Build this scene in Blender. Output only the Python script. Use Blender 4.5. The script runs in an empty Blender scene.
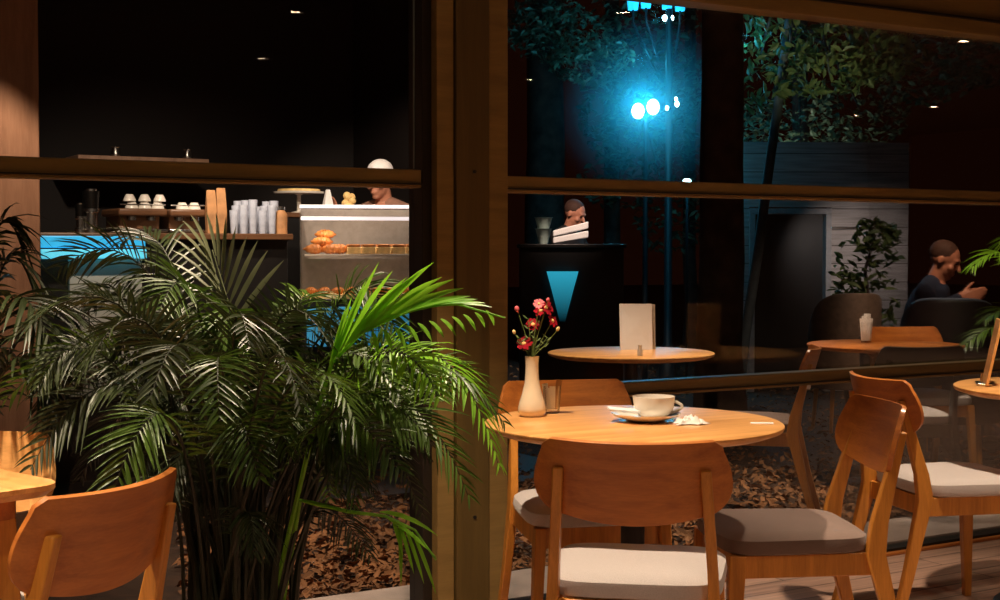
import bpy, bmesh, math, random
from mathutils import Vector, Matrix, Euler, noise
PI = math.pi
R = math.radians
rnd = random.Random(7)
scene = bpy.context.scene
col = scene.collection

# ------------------------------------------------------------------ camera, sky, exposure
CAMZ, FPX = 1.21, 1400.0
ORD = ['leftmost', 'second from the left', 'third from the left', 'fourth from the left', 'fifth from the left', 'sixth from the left', 'seventh from the left', 'eighth from the left']
cam_d = bpy.data.cameras.new('camera'); cam = bpy.data.objects.new('camera', cam_d); col.objects.link(cam)
cam_d.sensor_width = 36; cam_d.lens = FPX / 1000 * 36; cam_d.clip_end = 200; cam_d.clip_start = .05
cam.location = (0, 0, CAMZ)
cam.rotation_euler = (R(90) - math.atan(50 / FPX), 0, R(-30.8))
scene.camera = cam
CM = cam.rotation_euler.to_matrix()
w = bpy.data.worlds.new('night'); scene.world = w; w.use_nodes = True
bg = w.node_tree.nodes['Background']; bg.inputs[0].default_value = (.014, .0030, .0012, 1); bg.inputs[1].default_value = .38
vs = scene.view_settings
vs.view_transform = 'Standard'; vs.look = 'None'; vs.gamma = 1; vs.use_curve_mapping = False; vs.exposure = 0.0
WARM = (1.0, .79, .56)

def spot(name, loc, target, power, angle=70, blend=.6, color=WARM, radius=.04):
    l = bpy.data.lights.new(name, 'SPOT'); l.energy = power; l.spot_size = R(angle); l.spot_blend = blend
    l.color = color; l.shadow_soft_size = radius
    o = bpy.data.objects.new(name, l); col.objects.link(o); o.location = loc
    o.rotation_euler = (Vector(target) - Vector(loc)).to_track_quat('-Z', 'Y').to_euler()
    return o
def point(name, loc, power, color, radius=.05):
    l = bpy.data.lights.new(name, 'POINT'); l.energy = power; l.color = color; l.shadow_soft_size = radius
    o = bpy.data.objects.new(name, l); col.objects.link(o); o.location = loc
    return o

# ceiling downlights of the room (x, y, power, cone)
CEIL = 2.70
DOWN = [(1.60, 2.98, 300, 70), (3.50, 2.75, 250, 64), (.22, 2.85, 400, 46),
        (5.16, .83, 110, 110), (7.95, 1.1, 110, 110), (.8, -.3, 82, 130), (3.4, -.2, 90, 130), (-1.0, 1.2, 130, 120),
        (6.5, -2.4, 40, 110), (11.3, -2.2, 40, 110), (11.3, -3.3, 40, 110), (4.0, -2.3, 40, 110)]
for x, y, p, a in DOWN:
    spot('downlight_beam', (x, y, CEIL - .035), (x, y, 0), p, a, .55)
# beyond the glass: cyan garden lamps; bar and table spots are added, without fixtures
CY = (.05, .62, 1.0)

# ------------------------------------------------------------------ picture frame -> place in the room
def ray(px, py): return CM @ Vector(((px - 500) / FPX, (300 - py) / FPX, -1))
C0 = Vector((0, 0, CAMZ))
FW = Vector((math.sin(R(30.8)), math.cos(R(30.8)), 0)); RT = Vector((math.cos(R(30.8)), -math.sin(R(30.8)), 0))
def at_z(px, py, z): r = ray(px, py); return C0 + r * ((z - CAMZ) / r.z)
def at_y(px, py, Y): r = ray(px, py); return C0 + r * (Y / r.y)
def at_d(px, py, d): r = ray(px, py); return C0 + r * (d / r.dot(FW))

BL = (1, .80, .60)
def pspot(name, px, d, z, tpx, tpy, td, power, angle, blend=.7, color=WARM, radius=.04):
    p = at_d(px, 250, d); return spot(name, (p.x, p.y, z), at_d(tpx, tpy, td), power, angle, blend, color, radius)
pspot('bar_fill', 140, 5.9, 2.6, 150, 225, 7.8, 150, 60, .8, BL)  # fixtureless spots added here to light bar, tables, man and waiter
pspot('bar_fill', 255, 6.9, 2.6, 255, 215, 7.9, 130, 50, .8, BL)
pspot('bar_fill', 375, 7.3, 2.6, 386, 175, 8.9, 190, 46, .8, BL)
pspot('column_beam', -5, 5.12, 2.5, -5, 900, 5.12, 95, 64, .12, (1, .70, .48))
pspot('table_fill', 600, 6.2, 2.6, 625, 345, 6.35, 150, 42, .5, WARM)
pspot('table_fill', 900, 6.6, 2.6, 895, 335, 7.0, 130, 50, .6, WARM)
pspot('man_fill', 960, 7.9, 2.3, 945, 262, 8.9, 95, 40, .7, (1, .66, .42))
pspot('wall_beam', 855, 11.2, 1.5, 860, 262, 12.2, 26, 74, 1.0, (1, .84, .76))
pspot('waiter_fill', 570, 10.1, 2.6, 560, 228, 11.3, 190, 44, .6, (1, .74, .58))

# ------------------------------------------------------------------ materials
MATS = {}
def nodes(name):
    m = bpy.data.materials.new(name); m.use_nodes = True; nt = m.node_tree
    MATS[name] = m
    return m, nt, nt.nodes['Principled BSDF']
def plain(name, c, rough=.5, metal=0, spec=.5, noise_amt=.12, scale=30, emis=None, estr=0, coat=0, sheen=0, bump=0, alpha=1):
    m, nt, b = nodes(name)
    b.inputs['Roughness'].default_value = rough; b.inputs['Metallic'].default_value = metal
    b.inputs['Specular IOR Level'].default_value = spec; b.inputs['Coat Weight'].default_value = coat
    b.inputs['Sheen Weight'].default_value = sheen
    tc = nt.nodes.new('ShaderNodeTexCoord'); n = nt.nodes.new('ShaderNodeTexNoise'); n.inputs['Scale'].default_value = scale
    n.inputs['Detail'].default_value = 4
    cr = nt.nodes.new('ShaderNodeValToRGB')
    cr.color_ramp.elements[0].position = .3; cr.color_ramp.elements[1].position = .7
    cr.color_ramp.elements[0].color = tuple(v * (1 - noise_amt) for v in c) + (1,)
    cr.color_ramp.elements[1].color = tuple(min(1, v * (1 + noise_amt)) for v in c) + (1,)
    nt.links.new(tc.outputs['Object'], n.inputs['Vector']); nt.links.new(n.outputs['Fac'], cr.inputs[0]); nt.links.new(cr.outputs[0], b.inputs['Base Color'])
    if bump:
        bp = nt.nodes.new('ShaderNodeBump'); bp.inputs['Strength'].default_value = bump; bp.inputs['Distance'].default_value = .004
        nt.links.new(n.outputs['Fac'], bp.inputs['Height']); nt.links.new(bp.outputs[0], b.inputs['Normal'])
    if emis:
        b.inputs['Emission Color'].default_value = tuple(emis) + (1,); b.inputs['Emission Strength'].default_value = estr
    return m
def wood(name, dark, light, rough=.38, scale=(1.2, 14, 14), rings=2.2, coat=.15, bump=.05):
    m, nt, b = nodes(name)
    tc = nt.nodes.new('ShaderNodeTexCoord'); mp = nt.nodes.new('ShaderNodeMapping'); mp.inputs['Scale'].default_value = scale
    n = nt.nodes.new('ShaderNodeTexNoise'); n.inputs['Scale'].default_value = rings; n.inputs['Detail'].default_value = 8; n.inputs['Distortion'].default_value = .6
    n2 = nt.nodes.new('ShaderNodeTexNoise'); n2.inputs['Scale'].default_value = rings * 9; n2.inputs['Detail'].default_value = 3
    mx = nt.nodes.new('ShaderNodeMath'); mx.operation = 'MULTIPLY_ADD'; mx.inputs[1].default_value = .35
    cr = nt.nodes.new('ShaderNodeValToRGB')
    cr.color_ramp.elements[0].position = .45; cr.color_ramp.elements[1].position = .85
    cr.color_ramp.elements[0].color = dark + (1,); cr.color_ramp.elements[1].color = light + (1,)
    L = nt.links.new
    L(tc.outputs['Object'], mp.inputs[0]); L(mp.outputs[0], n.inputs['Vector']); L(mp.outputs[0], n2.inputs['Vector'])
    L(n2.outputs['Fac'], mx.inputs[0]); L(n.outputs['Fac'], mx.inputs[2]); L(mx.outputs[0], cr.inputs[0]); L(cr.outputs[0], b.inputs['Base Color'])
    b.inputs['Roughness'].default_value = rough; b.inputs['Coat Weight'].default_value = coat; b.inputs['Coat Roughness'].default_value = .25
    bp = nt.nodes.new('ShaderNodeBump'); bp.inputs['Strength'].default_value = bump; bp.inputs['Distance'].default_value = .002
    L(mx.outputs[0], bp.inputs['Height']); L(bp.outputs[0], b.inputs['Normal'])
    return m
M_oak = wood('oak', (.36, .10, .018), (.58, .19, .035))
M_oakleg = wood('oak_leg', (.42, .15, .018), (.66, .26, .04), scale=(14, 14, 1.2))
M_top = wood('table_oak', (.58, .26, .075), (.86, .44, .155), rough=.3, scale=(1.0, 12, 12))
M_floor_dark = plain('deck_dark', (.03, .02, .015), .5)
M_frame = wood('stained_frame', (.19, .115, .034), (.27, .17, .052), rough=.5, scale=(1, 10, 10), coat=0)
M_pillar = wood('stained_pillar', (.085, .052, .011), (.12, .073, .017), rough=.55, scale=(12, 12, .8), coat=0)
M_dframe = plain('dark_gasket', (.012, .007, .004), .5)
M_metal = plain('dark_metal', (.02, .017, .015), .35, .8)
M_black = plain('black_powder_coat', (.010, .009, .009), .4)
M_fabric = plain('seat_fabric', (.56, .50, .49), .9, noise_amt=.10, scale=420, sheen=.3, bump=.4)
M_fabricd = plain('seat_fabric_shaded', (.16, .10, .08), .9, noise_amt=.10, scale=420, sheen=.3, bump=.4)  # same seat fabric, table shadow painted in as darker brown
M_darkchair = plain('black_upholstery', (.008, .006, .007), .45, noise_amt=.2)
M_tub = plain('taupe_upholstery', (.14, .09, .065), .7, noise_amt=.2)
M_ceram = plain('white_ceramic', (.80, .74, .66), .18, noise_amt=.02, coat=.4)
M_vase = plain('cream_ceramic', (.80, .66, .48), .2, noise_amt=.03, coat=.5)
M_paper = plain('white_paper', (.78, .76, .76), .8, noise_amt=.03)
M_napkin = plain('paper_tissue', (.85, .80, .76), .9, noise_amt=.04, bump=.3)
M_steel = plain('brushed_steel', (.55, .53, .5), .25, 1.0, noise_amt=.1)
M_petal = plain('crimson_petal', (.24, .002, .010), .85, spec=.15, noise_amt=.35, scale=60)
M_petal2 = plain('pink_petal', (.60, .10, .12), .6, noise_amt=.2, scale=60)
M_pollen = plain('yellow_flower_centre', (.75, .45, .15), .8)
M_stem = plain('flower_stem', (.12, .17, .04), .5)
M_soil = plain('potting_soil', (.03, .018, .01), .95, noise_amt=.5, bump=.6)
M_pot = plain('dark_planter', (.02, .015, .012), .5)
M_bark = plain('tree_bark', (.045, .026, .020), .9, noise_amt=.6, scale=9, bump=1)
M_bark2 = plain('pale_bark', (.07, .085, .095), .8, noise_amt=.3, scale=9, bump=.5)
M_curb = plain('concrete_curb', (.46, .37, .33), .75, noise_amt=.2, scale=6, bump=.3)
M_mulchbase = plain('bark_mulch', (.035, .016, .008), .95, noise_amt=.5, scale=20, bump=1)
M_chip = plain('bark_chips', (.25, .11, .042), .85, noise_amt=.6, scale=5)
M_colwood = wood('panel_wood', (.28, .15, .09), (.42, .24, .15), rough=.6, scale=(8, 8, .8), coat=0)
M_bar = wood('bar_wood', (.10, .042, .018), (.17, .075, .032), rough=.45, scale=(1, 8, 8))
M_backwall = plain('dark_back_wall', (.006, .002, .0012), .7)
M_greyfront = plain('pale_counter_front', (.42, .42, .38), .6, noise_amt=.1, scale=4)
M_blueled = plain('blue_light_strip', (.03, .3, .6), .4, emis=(.02, .36, .62), estr=.85)
M_blueled2 = plain('pale_blue_light_strip', (.1, .5, .7), .4, emis=(.08, .50, .66), estr=.95)
M_bluepan = plain('blue_panel', (.05, .25, .42), .4, noise_amt=.8, scale=5, emis=(.02, .17, .30), estr=.8)
M_led = plain('white_light_strip', (.9, .9, .9), .4, emis=(1, .86, .84), estr=1.0)
M_bread = plain('golden_pastry', (.62, .22, .05), .5, noise_amt=.35, scale=25, coat=.2)
M_cream = plain('cream_slice', (.80, .55, .22), .6, noise_amt=.25, scale=30)
M_coffee = plain('kraft_bag', (.45, .22, .09), .7, noise_amt=.3, scale=15)
M_skin = plain('skin', (.50, .21, .13), .5, noise_amt=.08, scale=20)
M_hair = plain('short_brown_hair', (.05, .02, .012), .8)
M_blueshirt = plain('navy_shirt', (.010, .022, .055), .85, noise_amt=.15)
M_brownshirt = plain('brown_shirt', (.26, .13, .09), .85, noise_amt=.15)
M_blackshirt = plain('black_shirt', (.010, .007, .008), .85)
M_trouser = plain('dark_trousers', (.015, .014, .018), .85)
M_cap = plain('white_cap', (.80, .76, .76), .8, noise_amt=.04)
M_cupdim = plain('grey_green_paper_cup', (.38, .48, .44), .5)
M_lampglobe = plain('lamp_glass_cold', (.8, .95, 1), .3, emis=(.55, .93, 1.0), estr=14)
M_lantern = plain('cyan_lantern_glass', (.1, .6, .9), .3, emis=(.015, .42, .80), estr=1.5)
M_lampiron = plain('lamp_post_iron', (.02, .03, .035), .5, .5)
M_downl = plain('downlight_diffuser', (.9, .8, .6), .4, emis=(1, .72, .45), estr=60)
M_trimw = plain('downlight_trim', (.1, .07, .05), .5)
M_ceil = wood('ceiling_boards', (.06, .03, .012), (.10, .05, .022), rough=.6, scale=(1, 8, 8), coat=0)
M_roomwall = plain('room_wall', (.16, .09, .05), .8)
M_siding = None

def leafmat(name, c1, c2, trans=.25, rough=.38):
    m, nt, b = nodes(name)
    tc = nt.nodes.new('ShaderNodeTexCoord'); n = nt.nodes.new('ShaderNodeTexNoise'); n.inputs['Scale'].default_value = 9
    cr = nt.nodes.new('ShaderNodeValToRGB'); cr.color_ramp.elements[0].position = .35; cr.color_ramp.elements[1].position = .65
    cr.color_ramp.elements[0].color = c1 + (1,); cr.color_ramp.elements[1].color = c2 + (1,)
    L = nt.links.new
    L(tc.outputs['Object'], n.inputs['Vector']); L(n.outputs['Fac'], cr.inputs[0]); L(cr.outputs[0], b.inputs['Base Color'])
    b.inputs['Roughness'].default_value = rough
    tr = nt.nodes.new('ShaderNodeBsdfTranslucent'); L(cr.outputs[0], tr.inputs[0])
    mx = nt.nodes.new('ShaderNodeMixShader'); mx.inputs[0].default_value = trans
    out = nt.nodes['Material Output']; L(b.outputs[0], mx.inputs[1]); L(tr.outputs[0], mx.inputs[2]); L(mx.outputs[0], out.inputs[0])
    return m
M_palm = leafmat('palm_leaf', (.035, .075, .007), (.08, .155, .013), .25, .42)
M_palmb = leafmat('bright_palm_leaf', (.20, .46, .02), (.30, .62, .04), .45, .4)  # lamp light on the bright fronds put into a lighter leaf colour
M_palmp = leafmat('lit_pale_palm_leaf', (.17, .19, .10), (.25, .27, .15), .3, .4)  # light reflected from the bar side painted into a paler leaf
M_palmd = leafmat('dark_palm_leaf', (.018, .026, .008), (.036, .052, .014), .15, .42)  # darker leaf tone, used for most fronds on the left
M_rachis = plain('palm_stalk', (.016, .018, .006), .5)
M_leafg = leafmat('garden_leaf', (.06, .10, .03), (.16, .20, .07), .3, .5)
M_leafd = leafmat('garden_leaf_dark', (.05, .08, .05), (.10, .15, .09), .3, .5)
def glass(name, fac=.55, ior=1.45, tint=(1, 1, 1), rough=0.0, body=0):
    m, nt, b = nodes(name); nt.nodes.remove(b)
    t = nt.nodes.new('ShaderNodeBsdfTransparent'); t.inputs[0].default_value = tint + (1,)
    g = nt.nodes.new('ShaderNodeBsdfGlossy'); g.inputs['Roughness'].default_value = rough
    f = nt.nodes.new('ShaderNodeFresnel'); f.inputs[0].default_value = ior
    mu = nt.nodes.new('ShaderNodeMath'); mu.operation = 'MULTIPLY_ADD'; mu.inputs[1].default_value = fac; mu.inputs[2].default_value = body
    mx = nt.nodes.new('ShaderNodeMixShader'); L = nt.links.new
    L(f.outputs[0], mu.inputs[0]); L(mu.outputs[0], mx.inputs[0]); L(t.outputs[0], mx.inputs[1]); L(g.outputs[0], mx.inputs[2])
    L(mx.outputs[0], nt.nodes['Material Output'].inputs[0])
    return m
M_glass = glass('window_glass', .5, 1.4)
M_cupglass = glass('drinking_glass', .5, 1.35, (.99, .99, .99), .03, .03)
M_caseglass = glass('case_glass', .6, 1.4, (.97, .95, .93), .05, .02)

# oak floor boards
def boards(name, base, alt, width=.12, length=1.4, rot=0, rough=.35):
    m, nt, b = nodes(name); L = nt.links.new
    tc = nt.nodes.new('ShaderNodeTexCoord'); mp = nt.nodes.new('ShaderNodeMapping'); mp.inputs['Rotation'].default_value = (0, 0, rot)
    mp.inputs['Rotation'].default_value = (R(90) if name == 'pale_siding' else 0, 0, rot)
    br = nt.nodes.new('ShaderNodeTexBrick'); br.inputs['Scale'].default_value = 1; br.inputs['Brick Width'].default_value = length
    br.inputs['Row Height'].default_value = width; br.inputs['Mortar Size'].default_value = .003; br.inputs['Mortar'].default_value = (.03, .015, .01, 1)
    br.inputs['Color1'].default_value = base + (1,); br.inputs['Color2'].default_value = alt + (1,)
    mp2 = nt.nodes.new('ShaderNodeMapping'); mp2.inputs['Scale'].default_value = (1.5, 22, 1)
    n = nt.nodes.new('ShaderNodeTexNoise'); n.inputs['Scale'].default_value = 2; n.inputs['Detail'].default_value = 6
    mixc = nt.nodes.new('ShaderNodeMixRGB'); mixc.blend_type = 'OVERLAY'; mixc.inputs[0].default_value = .7
    L(tc.outputs['Object'], mp.inputs[0]); L(mp.outputs[0], br.inputs['Vector']); L(mp.outputs[0], mp2.inputs[0]); L(mp2.outputs[0], n.inputs['Vector'])
    L(br.outputs['Color'], mixc.inputs[1]); L(n.outputs['Fac'], mixc.inputs[2]); L(mixc.outputs[0], b.inputs['Base Color'])
    b.inputs['Roughness'].default_value = rough
    return m
M_floor = boards('floor_boards', (.50, .31, .23), (.40, .24, .18))
M_siding = boards('pale_siding', (.42, .37, .35), (.38, .34, .32), .16, 6, 0, .7)

# ------------------------------------------------------------------ mesh builder
def frame_of(d):
    d = d.normalized(); up = Vector((0, 0, 1)) if abs(d.z) < .95 else Vector((1, 0, 0))
    a = d.cross(up).normalized(); return a, a.cross(d).normalized()
class MB:
    def __init__(s): s.v = []; s.f = []
    def add(s, vs, fs):
        o = len(s.v); s.v += [Vector(p) for p in vs]; s.f += [tuple(i + o for i in f) for f in fs]; return s
    def box(s, lo, hi):
        x0, y0, z0 = lo; x1, y1, z1 = hi
        return s.add([(x0, y0, z0), (x1, y0, z0), (x1, y1, z0), (x0, y1, z0), (x0, y0, z1), (x1, y0, z1), (x1, y1, z1), (x0, y1, z1)],
                     [(0, 3, 2, 1), (4, 5, 6, 7), (0, 1, 5, 4), (1, 2, 6, 5), (2, 3, 7, 6), (3, 0, 4, 7)])
    def rings(s, rs, cap=True, closed=False):
        n = len(rs[0]); o = len(s.v)
        for r in rs: s.v += [Vector(p) for p in r]
        for i in range(len(rs) - 1):
            for j in range(n):
                s.f.append((o + i * n + j, o + i * n + (j + 1) % n, o + (i + 1) * n + (j + 1) % n, o + (i + 1) * n + j))
        if cap:
            s.f.append(tuple(o + j for j in reversed(range(n)))); s.f.append(tuple(o + (len(rs) - 1) * n + j for j in range(n)))
        return s
    def tube(s, pts, rad, n=10):
        pts = [Vector(p) for p in pts]
        if not hasattr(rad, '__len__'): rad = [rad] * len(pts)
        rs = []; a = None
        for i, p in enumerate(pts):
            d = (pts[min(i + 1, len(pts) - 1)] - pts[max(i - 1, 0)]).normalized()
            if a is None: a, b = frame_of(d)
            else:
                a = (a - d * a.dot(d)).normalized(); b = a.cross(d).normalized()
            rs.append([p + (a * math.cos(2 * PI * k / n) + b * math.sin(2 * PI * k / n)) * rad[i] for k in range(n)])
        return s.rings(rs)
    def lathe(s, prof, c=(0, 0, 0), n=40, cap=True):
        c = Vector(c)
        return s.rings([[c + Vector((r * math.cos(2 * PI * k / n), r * math.sin(2 * PI * k / n), z)) for k in range(n)] for r, z in prof], cap)
    def ell(s, c, r, n=14, m=9, rot=None):
        c = Vector(c); rs = []
        for i in range(m + 1):
            t = PI * (i + .02) / (m + .04); q = math.sin(t); z = -math.cos(t)
            ring = []
            for k in range(n):
                p = Vector((r[0] * q * math.cos(2 * PI * k / n), r[1] * q * math.sin(2 * PI * k / n), r[2] * z))
                if rot: p = rot @ p
                ring.append(c + p)
            rs.append(ring)
        return s.rings(rs)
    def cap(s, a, b, r0, r1, n=12):     # tapered limb with round ends
        a, b = Vector(a), Vector(b); d = b - a; L = d.length; d.normalize(); u, v = frame_of(d); rs = []
        for i in range(5):
            t = -PI / 2 + i * PI / 8 + .02; rs.append((a + d * (r0 * math.sin(t)), r0 * math.cos(t)))
        for i in range(1, 6):
            t = i * PI / 10 - .02; rs.append((b + d * (r1 * math.sin(t)), r1 * math.cos(t)))
        return s.rings([[c + (u * math.cos(2 * PI * k / n) + v * math.sin(2 * PI * k / n)) * r for k in range(n)] for c, r in rs])
    def bar(s, a, b, wx, wy, wx2=None, wy2=None, xdir=None):   # rectangular bar, tapering
        a, b = Vector(a), Vector(b); d = (b - a).normalized()
        x = Vector(xdir) if xdir else Vector((1, 0, 0)); x = (x - d * x.dot(d)).normalized(); y = d.cross(x)
        wx2 = wx if wx2 is None else wx2; wy2 = wy if wy2 is None else wy2
        q = lambda c, p, r: [c + x * p / 2 + y * r / 2, c - x * p / 2 + y * r / 2, c - x * p / 2 - y * r / 2, c + x * p / 2 - y * r / 2]
        return s.rings([q(a, wx, wy), q(b, wx2, wy2)])
    def mesh(s, name):
        me = bpy.data.meshes.new(name); me.from_pydata([tuple(p) for p in s.v], [], s.f)
        bm = bmesh.new(); bm.from_mesh(me); bmesh.ops.recalc_face_normals(bm, faces=bm.faces) if len(s.f) < 6000 else None; bm.to_mesh(me); bm.free()
        return me
    def build(s, name, mat, parent=None, smooth=True, bevel=0, sub=0, loc=None, rotz=0):
        me = s.mesh(name); me.materials.append(mat)
        o = bpy.data.objects.new(name, me); col.objects.link(o)
        if parent: o.parent = parent
        if loc is not None: o.location = loc; o.rotation_euler = (0, 0, rotz)
        if bevel:
            b = o.modifiers.new('bevel', 'BEVEL'); b.width = bevel; b.segments = 3; b.limit_method = 'ANGLE'; b.angle_limit = R(40)
        if sub:
            b = o.modifiers.new('sub', 'SUBSURF'); b.levels = sub; b.render_levels = sub
        if smooth:
            me.polygons.foreach_set('use_smooth', [True] * len(me.polygons))
            if not sub:
                o.data.set_sharp_from_angle(angle=R(42))
        return o
def tag(o, label=None, cat=None, group=None, kind=None):
    if label: o['label'] = label
    if cat: o['category'] = cat
    if group: o['group'] = group
    if kind: o['kind'] = kind
    return o
def thing(name, loc, rotz=0, label=None, cat=None, group=None, kind=None):
    o = bpy.data.objects.new(name, None); col.objects.link(o); o.location = loc; o.rotation_euler = (0, 0, rotz)
    o.empty_display_size = .1
    return tag(o, label, cat, group, kind)
def copy_tree(o, parent=None):
    c = o.copy(); col.objects.link(c)
    if parent: c.parent = parent
    for ch in list(o.children): copy_tree(ch, c)
    return c

# ------------------------------------------------------------------ the setting
YG = 4.00
tag(MB().box((-3, -5, -.06), (14, 3.97, 0)).build('floor', M_floor, smooth=False), 'pinkish brown wooden board floor of the room', 'floor', kind='structure')
tag(MB().box((-3, -5, CEIL), (14, 4.02, CEIL + .1)).build('ceiling', M_ceil, smooth=False), 'dark board ceiling', 'ceiling', kind='structure')
tag(MB().box((-3.2, -5, 0), (-3, 4.02, CEIL)).build('wall_left', M_roomwall, smooth=False), 'side wall of the room', 'wall', kind='structure')
tag(MB().box((-3, -5.2, 0), (14, -5, CEIL)).build('wall_back', M_roomwall, smooth=False), 'far wall of the room', 'wall', kind='structure')

# glass wall: pillar between the windows
xl = at_y(437, 200, 3.9).x; xr = at_y(508, 200, 3.9).x
x1 = at_y(455, 200, 3.9).x; x2 = at_y(491, 200, 3.88).x
pil = thing('trim_1', ((xl + xr) / 2, 3.95, 0), 0, 'broad dark brown stained wooden pillar between the two windows', 'pillar', kind='structure')
cx = (xl + xr) / 2
MB().box((x1 - cx, -.06, 0), (x2 - cx, .12, CEIL)).build('core', M_pillar, pil, bevel=.003)
MB().box((xl - cx, -.05, 0), (x1 - cx - .004, .10, CEIL)).build('casing', M_frame, pil, bevel=.003)
MB().box((x2 - cx + .004, -.05, 0), (xr - cx, .10, CEIL)).build('casing', M_frame, pil, bevel=.003)
# fixing screw heads down the pillar
for z in (.35, 1.46, 2.3):
    mb = MB(); mb.rings([[Vector((.006 * math.cos(a), y, z + .006 * math.sin(a))) for a in [k * PI / 6 for k in range(12)]] for y in (-.0595, -.063)])
    mb.build('screw', M_black, pil)

def window(name, X0, X1, ztop, label, bars, barx1=None, jamb=None):
    t = thing(name, (0, 0, 0), 0, label, 'window', kind='structure')
    bx = X1 if barx1 is None else barx1
    for (z0, z1) in bars:
        MB().box((X0, 3.925, z0), (bx, 3.99, z1)).build('rail', M_frame, t, bevel=.004)
        MB().box((X0, 3.915, z0 + .010), (bx, 3.925, z0 + .014)).build('groove', M_dframe, t, smooth=False)
    MB().box((X0, 3.92, ztop), (X1, 4.03, CEIL)).build('header', M_frame, t, bevel=.004)
    MB().box((X0, 3.90, ztop + .055), (X1, 3.925, ztop + .063)).build('groove', M_dframe, t, smooth=False)
    MB().box((X0, 3.96, -.02), (X1, 4.06, .02)).build('bottom_track', M_dframe, t, bevel=.003)
    MB().box((X0, 3.93, -.0), (X1, 3.955, .012)).build('threshold', M_oak, t, bevel=.003)
    if jamb:
        MB().box((jamb[0], 3.935, .02), (jamb[1], 4.03, ztop)).build('jamb', M_dframe, t, bevel=.003)
    MB().box((X0, 3.992, .02), (X1 if not jamb else jamb[0], 3.998, ztop)).build('glass', M_glass, t, smooth=False)
    return t
zb0, zb1 = 1.400, 1.452
window('window_1', -3, xl, 2.45, 'left window with a brown rail across it, palm in front', [(1.405, 1.463)],
       at_y(421.5, 180, 3.925).x, (at_y(420, 180, 3.95).x, xl))
window('window_2', xr, 14, 2.085, 'right window with two brown rails, behind the set table', [(1.398, 1.452), (.700, .752)])
mb = MB().box((at_y(411.5, 60, 4.0).x, 3.985, 1.47), (at_y(413.5, 60, 4.0).x, 3.991, 2.44))
mb.build('pane_glint', plain('edge_glint', (.18, .24, .25), .3), bpy.data.objects['window_1'], smooth=False)  # cyan reflection on the pane edge, painted as a pale strip

# outside: curb and mulch
tag(MB().box((-3, 4.07, -.1), (14, 4.49, .0)).build('trim_2', M_curb, bevel=.01), 'pale concrete curb strip running outside along the windows', 'curb', kind='structure')
tag(MB().box((-12, 4.49, -.2), (40, 40, -.03)).build('ground', M_mulchbase, smooth=False), 'dark garden ground beyond the windows', 'ground', kind='structure')
mb = MB()
for i in range(15000):
    if i < 10500:
        px = rnd.uniform(180, 1010); py = rnd.uniform(345, 600); p = at_z(px, py, -.02)
    else:
        px = rnd.uniform(250, 900); py = rnd.uniform(470, 600); p = at_z(px, py, -.02)
    if p.y < 4.51 or p.y > 13: continue
    s_ = rnd.uniform(.012, .04) ; L = s_ * rnd.uniform(1.2, 2.4)
    rot = Euler((rnd.uniform(-.7, .7), rnd.uniform(-.7, .7), rnd.uniform(0, 6.28))).to_matrix()
    z = rnd.uniform(-.018, .004)
    q = [Vector((-L / 2, 0, 0)), Vector((0, -s_ / 2, .006)), Vector((L / 2, 0, 0)), Vector((0, s_ / 2, .006))]
    mb.add([Vector((p.x, p.y, z)) + rot @ v for v in q], [(0, 1, 2, 3)])
tag(mb.build('mulch', M_chip, smooth=False), 'fallen brown leaves and bark chips covering the ground outside', 'mulch', kind='stuff')

# ------------------------------------------------------------------ ceiling downlights
d0 = None
for i, (x, y, p, a) in enumerate(DOWN):
    if d0 is None:
        d0 = thing('downlight', (x, y, CEIL), 0, 'round recessed ceiling downlight', 'ceiling light', 'recessed downlights')
        MB().lathe([(.055, 0), (.055, -.008), (.042, -.012), (.042, -.006), (.04, 0)], n=24).build('trim_ring', M_trimw, d0)
        MB().lathe([(.040, -.004), (.040, -.007)], n=24).build('diffuser', M_downl, d0)
        t = d0
    else: t = copy_tree(d0)
    t.location = (x, y, CEIL)

# ------------------------------------------------------------------ chairs
def back_mesh(scale=1.0):
    NV, NU = 14, 20; H, T = .178 * scale, .013; front = []; hw = []
    def half(v):
        if v < .12: return .196 - .020 * (1 - math.sqrt(max(0, 1 - ((.12 - v) / .12) ** 2)))
        if v < .55: return .196 + .020 * math.sin((v - .12) / .43 * PI / 2)
        q = (v - .55) / .45; return .216 * (1 - .0 * q) - .095 * (1 - math.sqrt(max(0, 1 - q ** 2.2)))
    mb = MB()
    def P(u, v, off):
        h = half(v); x = u * h
        z = .80 - H * v
        # top edge dips slightly in the middle, bottom edge curves down
        if v < .3: z -= .004 * (1 - u * u) * (1 - v / .3)
        if v > .5: z -= .012 * (1 - u * u) * (v - .5) / .5
        y = -.251 - .050 * (1 - v) + 1.15 * x * x * (1 + .15 * (1 - v))
        nx = -2.3 * x; n = Vector((nx, 1, .27)).normalized()
        return Vector((x, y, z)) + n * off
    for off in (T / 2, -T / 2):
        mb.v += [P(2 * i / NU - 1, j / NV, off) for j in range(NV + 1) for i in range(NU + 1)]
    W = NU + 1; N = W * (NV + 1)
    for j in range(NV):
        for i in range(NU):
            a = j * W + i; mb.f.append((a, a + 1, a + W + 1, a + W)); b = a + N; mb.f.append((b, b + W, b + W + 1, b + 1))
    loop = [i for i in range(W)] + [j * W + NU for j in range(1, NV + 1)] + [NV * W + i for i in range(NU - 1, -1, -1)] + [j * W for j in range(NV - 1, 0, -1)]
    for k in range(len(loop)):
        a, b = loop[k], loop[(k + 1) % len(loop)]; mb.f.append((a, a + N, b + N, b))
    return mb
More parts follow.
